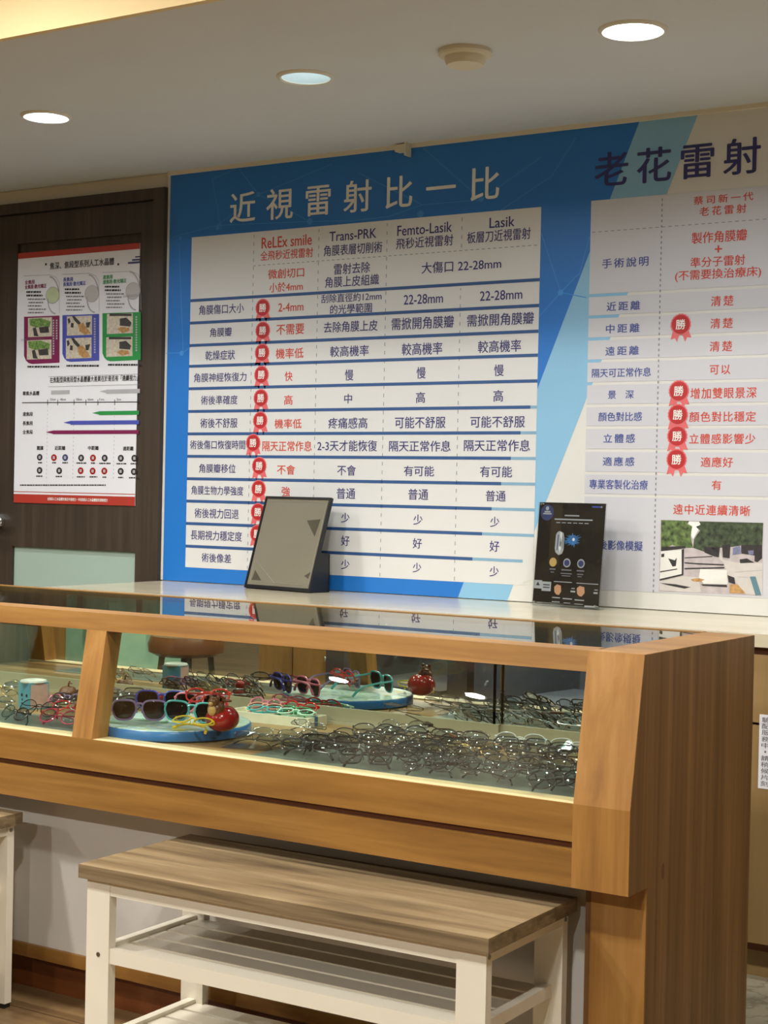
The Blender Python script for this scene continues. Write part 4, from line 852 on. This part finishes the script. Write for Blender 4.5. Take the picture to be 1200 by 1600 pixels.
# ------------------------------------------------------------------ eyewear
def outline(kind, w_, h_, n=28):
    pts = []
    for i in range(n):
        a = 2 * PI * i / n; ca, sa = math.cos(a), math.sin(a)
        if kind == 'round': e = 1.0
        elif kind == 'oval': e = 0.85
        elif kind == 'rect': e = 0.5
        else: e = 0.6
        x = math.copysign(abs(ca) ** e, ca) * w_ / 2; z = math.copysign(abs(sa) ** e, sa) * h_ / 2
        if kind == 'wayfarer':
            if z < 0: x *= 1 - 0.22 * (-z / (h_ / 2))
            else: x *= 1.04; z *= 1.0
        pts.append((x, z))
    return pts
MESH = {}
def eye_meshes(kind, color, w_, h_, rad, lens, folded, seed=0):
    key = (kind, color, w_, h_, rad, lens, folded, seed)
    if key in MESH: return MESH[key]
    rnd = random.Random(seed)
    gap = 0.017; cx = w_ / 2 + gap / 2; half = w_ + gap / 2
    fr_ = B()
    wrap = lambda x: 0.9 * x * x                                       # the front bows back at its ends
    for s in (-1, 1):
        o_ = outline(kind, w_, h_)
        tube(fr_, [(s * cx + s * x, wrap(cx + x), z) for x, z in o_], rad, 6, True)
        tube(fr_, [(s * (half - 0.003), wrap(half) - 0.0005, h_ * 0.24), (s * (half + 0.002), wrap(half), h_ * 0.26), (s * (half + 0.003), wrap(half) + 0.005, h_ * 0.26)], rad * 1.1, 6)
        tube(fr_, [(s * (gap / 2 - 0.001), 0.001, h_ * 0.02), (s * (gap / 2 - 0.0035), 0.006, -h_ * 0.04), (s * (gap / 2 - 0.002), 0.008, -h_ * 0.16)], min(rad, 0.0011), 5)
    zb = h_ * (0.30 if kind == 'wayfarer' else 0.16)
    tube(fr_, [(-gap / 2 - 0.002, 0, zb - 0.002), (-gap / 4, -0.001, zb + 0.002), (gap / 4, -0.001, zb + 0.002), (gap / 2 + 0.002, 0, zb - 0.002)], rad * 1.1, 6)
    fm = to_mesh('frame', fr_, FRAMES[color], True)
    lm = []
    for s in (-1, 1):
        b_ = B(); o_ = outline(kind, w_ * 0.985, h_ * 0.985); rings = []
        for fct, bul in ((1.0, 0.0), (0.8, 0.0015), (0.55, 0.0029), (0.28, 0.0039)):
            rings.append([b_.verts.new((s * cx + s * x * fct, wrap(cx + x * fct) - bul, z * fct)) for x, z in o_])
        c0 = b_.verts.new((s * cx, wrap(cx) - 0.0042, 0)); n = len(o_)
        for A_, C_ in zip(rings, rings[1:]):
            for i in range(n): b_.faces.new((A_[i], A_[(i + 1) % n], C_[(i + 1) % n], C_[i]))
        for i in range(n): b_.faces.new((rings[-1][i], rings[-1][(i + 1) % n], c0))
        bk = [b_.verts.new((s * cx + s * x, wrap(cx + x) + 0.0012, z)) for x, z in o_]
        for i in range(n): b_.faces.new((rings[0][i], bk[i], bk[(i + 1) % n], rings[0][(i + 1) % n]))
        b_.faces.new(bk)
        lm.append(to_mesh('lens', b_, lens, True))
    tm = []
    for s in (-1, 1):
        b_ = B(); hz_ = h_ * 0.26; hx = s * (half + 0.003); y0 = wrap(half) + 0.005
        if folded:
            d = 0.004 if s > 0 else 0.0075
            sag = rnd.uniform(-0.006, 0.004)
            pts = [(hx, y0, hz_), (hx * 0.9, y0 + d, hz_), (0, y0 + d + 0.004, hz_ + sag), (-hx * 0.45, y0 + d + 0.005, hz_ + sag - 0.003), (-hx * 0.72, y0 + d + 0.005, hz_ - 0.014), (-hx * 0.84, y0 + d + 0.005, hz_ - 0.027)]
        else:
            pts = [(hx, y0, hz_), (hx, y0 + 0.045, hz_), (hx * 0.985, y0 + 0.085, hz_ - 0.002), (hx * 0.97, y0 + 0.105, hz_ - 0.012), (hx * 0.96, y0 + 0.122, hz_ - 0.026)]
        tube(b_, pts, max(rad * 1.05, 0.0011), 6)
        tube(b_, pts[-2:], max(rad * 1.6, 0.0019), 6)
        tm.append(to_mesh('temple', b_, FRAMES[color], True))
    MESH[key] = (fm, lm, tm)
    return MESH[key]
def eyewear(label, cat, group, pos, rot, kind, color, lens='lens_clear', w_=0.047, h_=0.034, rad=0.0009, folded=True, seed=0, floor=None, name='eyeglasses'):
    fm, lm, tm = eye_meshes(kind, color, w_, h_, rad, lens, folded, seed)
    t = thing(name, label, cat, pos, 0, group); t.rotation_euler = rot
    add('frame', fm, t)
    for q in lm: add('lens', q, t)
    for q in tm: add('temple', q, t)
    if floor is not None:                                              # let it rest: lowest point on the given height
        from mathutils import Euler
        R_ = Euler(rot).to_matrix(); lo = min((R_ @ v.co).z for q in [fm] + lm + tm for v in q.vertices)
        t.location.z = floor - lo + 0.0005
    return t
ORD = ['first', 'second', 'third', 'fourth', 'fifth', 'sixth', 'seventh', 'eighth', 'ninth', 'tenth', 'eleventh']
SHP = {'round': 'round', 'oval': 'oval', 'rect': 'rectangular', 'wayfarer': 'squarish'}
rnd = random.Random(11)
def heap(xa, xb, rows, y0, pitch, per, palette, where, post, group, skip=lambda r, c: False, lean=(30, 54)):
    for r in range(rows):
        y = y0 + r * pitch
        n = per; wd_ = (xb - xa) / n
        for c in range(n):
            x = xb - (c + 0.5) * wd_ + rnd.uniform(-0.012, 0.012) + (0.035 if r % 2 else 0)
            col, kind, rd = palette(r, c)
            if skip(x, y): continue
            x = min(x, -1.345 - 0.062) if xb > -1.6 else x
            lb = f'{col} {SHP[kind]} eyeglasses, {ORD[r]} row {where}, {ORD[c]} from {post}'
            eyewear(lb, 'eyeglasses', group, (x, y + rnd.uniform(-0.005, 0.005), ZD), (-math.radians(rnd.uniform(*lean)), rnd.uniform(-0.07, 0.07), rnd.uniform(0.1, 0.62)), kind, col,
                    'lens_clear', rnd.choice((0.05, 0.053, 0.056)), {'round': 0.047, 'oval': 0.038, 'rect': 0.035, 'wayfarer': 0.041}[kind], rd * 1.15, True, rnd.randrange(3), ZD + 0.0015 + rnd.uniform(0.0, 0.008))
def pal_right(r, c):
    if r <= 2 and c >= 2: return rnd.choice((('black', 'oval', 0.0013), ('black', 'rect', 0.0016), ('black', 'round', 0.0011)))
    k = rnd.random()
    if k < .20: return ('silver', rnd.choice(('oval', 'rect', 'round')), 0.0008)
    if k < .40: return ('gunmetal', rnd.choice(('oval', 'rect')), 0.0010)
    if k < .66: return ('black', rnd.choice(('oval', 'round', 'rect')), 0.0012)
    if k < .76: return ('gold', rnd.choice(('oval', 'round')), 0.0008)
    if k < .92: return ('dark brown', rnd.choice(('rect', 'oval', 'wayfarer')), 0.0013)
    return ('clear grey', 'oval', 0.0014)
BOX_R = on_z(527, 1130, ZD).x
tray_c = on_z(288, 1138, ZD + 0.026); tray_c.x = -2.555; tray_c.y = 3.062
TRR = 0.186
def in_tray(x, y): return (x - tray_c.x) ** 2 + (y - tray_c.y) ** 2 < (TRR + 0.07) ** 2
heap(-2.12, -1.35, 9, 2.895, 0.049, 5, pal_right, 'from the glass', 'the corner post', 'eyeglasses heaped at the right of the case', lambda x, y: in_tray(x, y) or (x < BOX_R + 0.08 and y > 3.0) or y > 3.35)
# sleeved glasses between the tray and the heap
for k, (px, py, ang) in enumerate(((398, 1170, 0.2), (455, 1176, -0.1), (430, 1163, 0.35), (500, 1168, 0.1), (480, 1150, -0.2))):
    p = on_z(px, py, ZD); p.y = max(p.y, 2.935)
    eyewear(f'silver oval eyeglasses beside the blue tray, {ORD[k]} of the loose ones', 'eyeglasses', 'loose eyeglasses beside the tray', (p.x, p.y, ZD), (-math.radians(68), 0.05, ang), 'oval', 'silver', 'lens_clear', 0.045, 0.03, 0.0008, True, k % 3, ZD)
    if k in (0, 1, 3):
        b_ = B(); nx, ny = 12, 7; g = []
        for j in range(ny):
            for i in range(nx):
                u, v = i / (nx - 1) - .5, j / (ny - 1) - .5
                z = 0.030 * (1 - (2 * u) ** 2) * (1 - (2 * v) ** 2) ** 0.7 + rnd.uniform(0, 0.006) + 0.003
                g.append((p.x + u * 0.16 * math.cos(ang) - v * 0.075 * math.sin(ang), p.y + 0.012 + u * 0.16 * math.sin(ang) + v * 0.075 * math.cos(ang), ZD + z))
        va = [b_.verts.new(q) for q in g]; vb = [b_.verts.new((q[0], q[1], ZD + 0.0008)) for q in g]
        for j in range(ny - 1):
            for i in range(nx - 1):
                a_ = j * nx + i; b_.faces.new((va[a_], va[a_ + 1], va[a_ + nx + 1], va[a_ + nx])); b_.faces.new((vb[a_], vb[a_ + nx], vb[a_ + nx + 1], vb[a_ + 1]))
        single('plastic_sleeve', b_, 'bag_film', f'crumpled clear plastic sleeve over silver eyeglasses, {("nearest the tray front", "in the middle", "", "next to the black frames")[k]}', 'plastic sleeve', (p.x, p.y, ZD), 'clear sleeves beside the tray')
# left compartment
def pal_left(r, c): return rnd.choice((('silver', 'oval', 0.0008), ('gunmetal', 'rect', 0.0009), ('black', 'oval', 0.0013), ('dark brown', 'rect', 0.0013), ('gold', 'round', 0.0008), ('silver', 'rect', 0.0008)))
cup = on_z(52, 1106, ZD)
toy_l = on_z(106, 1094, ZD)
heap(-3.36, -2.66, 6, 3.10, 0.044, 5, pal_left, 'in the left bay', 'the mullion', 'eyeglasses in the left bay', lambda x, y: (abs(x - cup.x) < 0.12 and y < cup.y + 0.06) or (abs(x - toy_l.x) < 0.1 and y < toy_l.y + 0.06) or in_tray(x, y))
def eyew_px(px, py, zb, rot, label, kind, color, **kw):
    p = on_z(px, py, zb); ym = kw.pop('ymax', 3.36)
    if p.y > ym: p = p * (ym / p.y)
    cat = kw.pop('cat', 'eyeglasses'); grp = kw.pop('group', None)
    return eyewear(label, cat, grp, p, rot, kind, color, floor=zb, **kw)
eyew_px(92, 1137, ZD, (-0.75, 0, 0.1), 'raspberry round eyeglasses at the front of the left bay by the mullion', 'round', 'raspberry', w_=0.05, h_=0.04, rad=0.0017)
eyew_px(22, 1131, ZD, (-0.7, 0, -0.3), 'black oval eyeglasses at the front left edge of the left bay', 'oval', 'black', w_=0.052, h_=0.036, rad=0.0016)
eyew_px(60, 1122, ZD, (-0.6, 0, 0.15), 'thin black round eyeglasses behind the raspberry pair', 'round', 'black', w_=0.05, h_=0.044, rad=0.0011)
eyew_px(-10, 1112, ZD, (-0.7, 0, 0.1), 'silver oval eyeglasses at the frame edge of the left bay', 'oval', 'silver', w_=0.05, h_=0.036, rad=0.0009)
eyew_px(104, 1108, ZD, (-0.8, 0, 0.1), 'lilac child eyeglasses below the brown apple toy', 'round', 'lilac', w_=0.04, h_=0.032, rad=0.002)
eyew_px(75, 1107, ZD, (-0.9, 0, -0.2), 'pink child eyeglasses right of the blue cup', 'round', 'pink', w_=0.04, h_=0.032, rad=0.002)
eyew_px(112, 1120, ZD, (-1.0, 0, 0.3), 'red oval eyeglasses leaning by the mullion in the left bay', 'oval', 'red', w_=0.044, h_=0.034, rad=0.0016)
# square cup with a blue side and a pink side
t = thing('square_cup', 'small square cup with blue and pink sides in the left bay', 'cup', cup, math.radians(-14))
b_ = B(); s = 0.033; prism(b_, [(-s * .88, -s * .88, 0), (s * .88, -s * .88, 0), (s * .88, s * .88, 0), (-s * .88, s * .88, 0)], (0, 0, 0.07)); part('body', b_, 'cup_blue', t, world=False, bevel=0.004)
b_ = B(); box(b_, s * .88, s * .88 + 0.001, -s * .8, s * .8, 0.003, 0.066); part('pink_side', b_, 'cup_pink', t, world=False)
b_ = B(); lathe(b_, [(0.034, 0.068), (0.036, 0.071), (0.034, 0.075), (0.030, 0.076), (0.028, 0.071)], seg=28); part('rim', b_, 'cup_rim', t, True, world=False)
b_ = B()
for x, z, r in ((-.010, .036, .0045), (.014, .036, .0045), (-.008, .024, .003)): disc(b_, x, z, r, r, -s * .88 - 0.0006, 14)
part('printed_spots', b_, 'ink_black', t, world=False)
def apple(name, label, pos, r, m, leaf, bear=False):
    t = thing(name, label, 'toy', pos)
    b_ = B(); prof = []
    for i in range(15):
        a = PI * i / 14; rr_ = r * math.sin(a) * (1.0 + 0.10 * math.cos(a)); zz_ = r * 0.82 * (1 - math.cos(a)) - (0.22 * r * math.exp(-((PI - a) / 0.42) ** 2))
        prof.append((max(rr_, 0.0008), zz_))
    lathe(b_, prof, seg=28); part('body', b_, m, t, True, world=False)
    zt2 = prof[-1][1]
    b_ = B(); tube(b_, [(0, 0, zt2), (0.002, 0, zt2 + r * 0.35), (0.006, 0, zt2 + r * 0.62)], r * 0.09, 8); part('stem', b_, 'toy_brown', t, True, world=False)
    b_ = B(); sphere(b_, (r * 0.34, 0, zt2 + r * 0.42), r * 0.34, r * 0.16, r * 0.09, 12); part('leaf', b_, leaf, t, True, world=False)
    if bear:
        b_ = B(); z = zt2 + r * 0.1
        sphere(b_, (-r * .05, -r * .55, z - r * .15), r * .55, r * .45, r * .5); sphere(b_, (-r * .05, -r * .75, z + r * .28), r * .36, r * .34, r * .32); 
        for s in (-1, 1): sphere(b_, (-r * .05 + s * r * .26, -r * .68, z + r * .56), r * .14, r * .1, r * .14, 10)
        part('bear_figure', b_, 'toy_brown', t, True, world=False)
        b_ = B(); sphere(b_, (-r * .05, -r * 1.05, z + r * .2), r * .17, r * .12, r * .13, 10); sphere(b_, (-r * .05, -r * .93, z - r * .2), r * .3, r * .14, r * .32, 12); part('bear_muzzle', b_, 'toy_tan', t, True, world=False)
    return t
apple('toy_apple', 'small brown apple-shaped toy behind the lilac glasses in the left bay', toy_l, 0.026, 'toy_brown', 'toy_brown')
# round tray with marbled top
t = thing('display_tray', 'round blue tray with a marbled green top under the sunglasses', 'tray', (tray_c.x, tray_c.y, ZD))
b_ = B(); lathe(b_, [(TRR - 0.006, 0.0), (TRR, 0.004), (TRR, 0.022), (TRR - 0.003, 0.026), (TRR - 0.008, 0.0262)], seg=64); part('body', b_, 'tray_blue', t, True, world=False)
b_ = B(); lathe(b_, [(TRR - 0.004, 0.0260), (TRR - 0.005, 0.0275)], seg=64); part('marbled_top', b_, 'tray_swirl', t, world=False)
ZTR = ZD + 0.0278
S = dict(cat='sunglasses', group='sunglasses on the round tray', folded=False, rad=0.0026, w_=0.056, h_=0.047, name='sunglasses', ymax=3.2)
eyew_px(217, 1129, ZTR, (-0.1, 0, 0.62), 'lilac sunglasses with smoky lenses at the front left of the tray', 'wayfarer', 'lilac', lens='lens_smoke', **S)
eyew_px(252, 1110, ZTR, (-0.1, 0, 0.55), 'violet-blue sunglasses with dark lenses behind the lilac pair', 'wayfarer', 'violet-blue', lens='lens_dark', **dict(S, folded=True))
eyew_px(299, 1134, ZTR, (-0.1, 0.05, 0.5), 'turquoise sunglasses with black lenses at the middle of the tray', 'wayfarer', 'turquoise', lens='lens_black', **S)
eyew_px(312, 1112, ZTR, (-0.1, 0, 0.45), 'pink sunglasses behind the turquoise pair on the tray', 'wayfarer', 'pink', lens='lens_dark', **dict(S, folded=True))
S2 = dict(S); S2.update(rad=0.0022, w_=0.046, h_=0.034, folded=True, cat='eyeglasses', name='eyeglasses')
eyew_px(324, 1104, ZTR + 0.03, (-0.45, 0, 0.45), 'red oval eyeglasses standing behind the pink sunglasses on the tray', 'oval', 'red', **S2)
eyew_px(300, 1144, ZTR, (-1.25, 0, 0.0), 'yellow eyeglasses lying flat before the turquoise sunglasses', 'oval', 'yellow', **S2)
p = on_z(347, 1143, ZTR); apple('toy_apple', 'red apple toy with a brown bear at the right of the tray', p, 0.040, 'toy_red', 'toy_brown', True)
# small perched bird figure behind the sunglasses
p = on_z(238, 1094, ZTR); p *= 3.27 / p.y; p.x = -2.78
t = thing('toy_bird', 'small red-brown bird figure behind the violet-blue sunglasses', 'toy', (p.x, p.y, ZD))
b_ = B(); sphere(b_, (0, 0, 0.02), 0.019, 0.017, 0.02); sphere(b_, (-0.004, -0.004, 0.047), 0.014, 0.013, 0.013); sphere(b_, (0.016, 0.006, 0.022), 0.012, 0.006, 0.007, 10); part('body', b_, 'toy_red', t, True, world=False)
b_ = B(); sphere(b_, (-0.013, -0.013, 0.046), 0.006, 0.006, 0.004, 8); sphere(b_, (0.008, -0.014, 0.024), 0.010, 0.006, 0.008, 8); part('beak', b_, 'toy_yellow', t, True, world=False)
# shallow white foam box with children's glasses in it
c = on_z(481, 1138, ZD); c.y = 3.322
t = thing('foam_box', 'shallow white foam box of coloured child glasses right of the tray', 'box', (c.x, c.y, ZD), math.radians(2))
LB, DB, HB = 0.26, 0.088, 0.024
b_ = B(); box(b_, -LB, 0, 0, DB, 0, 0.006); box(b_, -LB, 0, 0, 0.006, 0.006, HB); box(b_, -LB, 0, DB - 0.006, DB, 0.006, HB); box(b_, -LB, -LB + 0.006, 0.006, DB - 0.006, 0.006, HB); box(b_, -0.006, 0, 0.006, DB - 0.006, 0.006, HB); part('tray_body', b_, 'foam_white', t, world=False)
b_ = B(); box(b_, 0.0, 0.0006, 0.030, 0.045, 0.001, HB); box(b_, -0.010, 0.0006, 0.030, 0.045, HB, HB + 0.0006); part('blue_tape', b_, 'tape_blue', t, world=False)
for k, (u, v, colr, kind, lb, zz_) in enumerate(((-.055, .030, 'mint', 'oval', 'mint oval child eyeglasses at the front right of the foam box', .008), (-.150, .030, 'turquoise', 'oval', 'turquoise child eyeglasses at the front of the foam box', .008), (-.075, .052, 'green', 'rect', 'green child eyeglasses in the middle of the foam box', .011),
                                              (-.165, .055, 'peach', 'oval', 'peach child eyeglasses in the foam box behind the turquoise pair', .012), (-.070, .078, 'red', 'round', 'red round child eyeglasses standing at the back of the foam box', .012), (-.180, .080, 'pink', 'round', 'pink round child eyeglasses standing at the back of the foam box', .012))):
    eyewear(lb, 'eyeglasses', 'child eyeglasses in the foam box', (c.x + u, c.y + v * 0.82 + u * 0.035, ZD), (-math.radians(75 if v < .06 else 40), 0, rnd.uniform(-.15, .15)), kind, colr, 'lens_clear', 0.042, 0.032, 0.002, True, k % 3, ZD + zz_)
b_ = B(); box(b_, -2.2, -1.30, 2.882, 3.20, ZD, ZD + 0.0012); single('display_mat', b_, 'mat_green', 'flat grey-green mat under the front of the eyeglass heap', 'mat', (-1.75, 2.97, ZD))
b_ = B(); box(b_, -3.7, -2.68, 2.882, 3.06, ZD, ZD + 0.0012); single('display_mat', b_, 'mat_green', 'flat grey-green mat at the front of the left bay', 'mat', (-3.2, 2.97, ZD))
# measuring bar lying over the heap
a_ = on_y(634, 1116, 3.36); b2 = on_y(704, 1148, 3.2)
dv = (b2 - a_); L_ = dv.length
t = thing('measuring_caliper', 'thin metal measuring caliper lying across the eyeglass heap by the mirror', 'caliper', a_, 0); t.rotation_euler = dv.to_track_quat('X', 'Z').to_euler()
b_ = B(); box(b_, 0, L_, -0.002, 0.002, -0.0007, 0.0007); part('bar', b_, 'frame_silver', t, world=False)
b_ = B(); box(b_, L_ * .45, L_ * .58, -0.006, 0.006, -0.003, 0.004); box(b_, L_ * .50, L_ * .53, -0.016, -0.006, -0.001, 0.001); part('slider', b_, 'frame_silver', t, world=False, bevel=0.0008)
b_ = B(); tube(b_, [(L_, 0, 0), (L_ + 0.035, 0, 0)], 0.0035, 10); part('handle', b_, 'toy_brown', t, True, world=False)

# ------------------------------------------------------------------ waiting area in front, furniture added to fill the case mirror
def standin_armchair(x, y, rz, m, label):  # added seat, stands in for people reflected in the mirror
    t = thing('standin_armchair', label, 'standin_armchair', (x, y, 0), rz, 'armchairs standing in for reflected people')
    b_ = B(); box(b_, -0.32, 0.32, -0.30, 0.32, 0.12, 0.30); part('seat_base', b_, m, t, world=False, bevel=0.03)
    b_ = B(); box(b_, -0.25, 0.25, -0.22, 0.33, 0.31, 0.44); part('seat_cushion', b_, m, t, True, 0.04, world=False)
    b_ = B(); prism(b_, [(-0.32, -0.24, 0.30), (-0.32, -0.36, 0.86), (-0.32, -0.46, 0.86), (-0.32, -0.40, 0.20)], (0.64, 0, 0)); part('backrest', b_, m, t, True, 0.03, world=False)
    for s in (-1, 1):
        b_ = B(); box(b_, s * 0.325 - 0.05, s * 0.325 + 0.05, -0.34, 0.32, 0.12, 0.60); part('armrest', b_, m, t, True, 0.03, world=False)
        for yy in (-0.28, 0.26):
            b_ = B(); tube(b_, [(s * 0.28, yy, 0.13), (s * 0.30, yy, 0.0)], 0.018, 10); part('leg', b_, 'dark_wood', t, True, world=False)
standin_armchair(-2.88, 0.75, 0.15, 'cloth_slate', 'slate grey seat standing in for a person at the right mirror end')
standin_armchair(-3.72, 0.62, 0.05, 'cloth_dark', 'dark brown-grey seat standing in for a person near the mirror middle')
t = thing('storage_cabinet', 'long low tan wooden cabinet reflected at the left of the case mirror', 'cabinet', (-7.12, 0.1, 0))
b_ = B(); box(b_, -1.1, 0.72, -0.25, 0.25, 0.05, 1.15); part('carcass', b_, 'far_wood', t, world=False, bevel=0.004)
for k in range(3):
    b_ = B(); box(b_, -1.09 + k * 0.605, -0.495 + k * 0.605, 0.25, 0.27, 0.08, 1.12); dr = part('door', b_, 'far_wood', t, world=False, bevel=0.003)
    b_ = B(); tube(b_, [(-0.56 + k * 0.605, 0.27, 0.55), (-0.56 + k * 0.605, 0.295, 0.56), (-0.56 + k * 0.605, 0.295, 0.69), (-0.56 + k * 0.605, 0.27, 0.70)], 0.006, 8); part('handle', b_, 'chrome', dr, True, world=False)
b_ = B(); box(b_, -1.08, 0.70, -0.22, 0.22, 0.0, 0.05); part('plinth', b_, 'dark_wood', t, world=False)
t = thing('standin_screen', 'pale mint folding screen standing in for a person reflected left in the mirror', 'screen', (-5.66, 0.3, 0))  # added where the mirror would show a mint-clad person
for k in range(2):
    x0 = -0.62 + k * 0.42; dy = 0.10 if k % 2 else -0.02; dz = 0.12 - dy
    b_ = B(); prism(b_, [(x0, dy, 0.04), (x0 + 0.41, 0.12 - dy - 0.02, 0.04), (x0 + 0.41, 0.12 - dy + 0.005, 0.04), (x0, dy + 0.025, 0.04)], (0, 0, 1.5)); pnl = part('screen_panel', b_, 'mint_cloth', t, world=False)
    b_ = B(); box(b_, x0 + 0.2, x0 + 0.225, 0.115, 0.135, 0.62, 0.80); part('pull', b_, 'far_wood', pnl, world=False)
    for xx in (x0 + 0.02, x0 + 0.36):
        b_ = B(); box(b_, xx, xx + 0.03, 0.03, 0.07, 0.0, 0.05); part('foot', b_, 'far_wood', pnl, world=False)
b_ = B(); box(b_, -4.80, -4.60, 0.32, 0.50, 0.0, HIGH); box(b_, -4.815, -4.585, 0.305, 0.515, 0.0, 0.10); p_ = single('wooden_post', b_, 'far_wood', 'square brown wooden post reflected in the middle of the left mirror door', 'post', (-4.7, 0.41, 0))
t = thing('stool', 'round brown upholstered stool reflected beside the mint screen', 'stool', (-5.22, 0.55, 0))
b_ = B(); lathe(b_, [(0.15, 0.44), (0.19, 0.46), (0.195, 0.50), (0.18, 0.54), (0.002, 0.555)], seg=28); part('seat', b_, 'toy_brown', t, True, world=False)
for k in range(4):
    a = PI / 4 + k * PI / 2; b_ = B(); tube(b_, [(0.12 * math.cos(a), 0.12 * math.sin(a), 0.45), (0.17 * math.cos(a), 0.17 * math.sin(a), 0.0)], 0.016, 10); part('leg', b_, 'dark_wood', t, True, world=False)
t = thing('side_cabinet', 'narrow brown drawer cabinet reflected beside the wooden post in the case mirror', 'cabinet', (-4.33, 0.35, 0))
b_ = B(); box(b_, -0.21, 0.21, -0.22, 0.22, 0.0, 0.95); part('carcass', b_, 'far_wood', t, world=False, bevel=0.004)
for k in range(3):
    b_ = B(); box(b_, -0.2, 0.2, 0.22, 0.238, 0.05 + k * 0.30, 0.33 + k * 0.30); dr = part('drawer', b_, 'far_wood', t, world=False, bevel=0.003)
    b_ = B(); sphere(b_, (0, 0.25, 0.19 + k * 0.30), 0.014, seg=10); part('knob', b_, 'chrome', dr, True, world=False)

bpy.data.objects.remove(FO); bpy.data.curves.remove(FC)
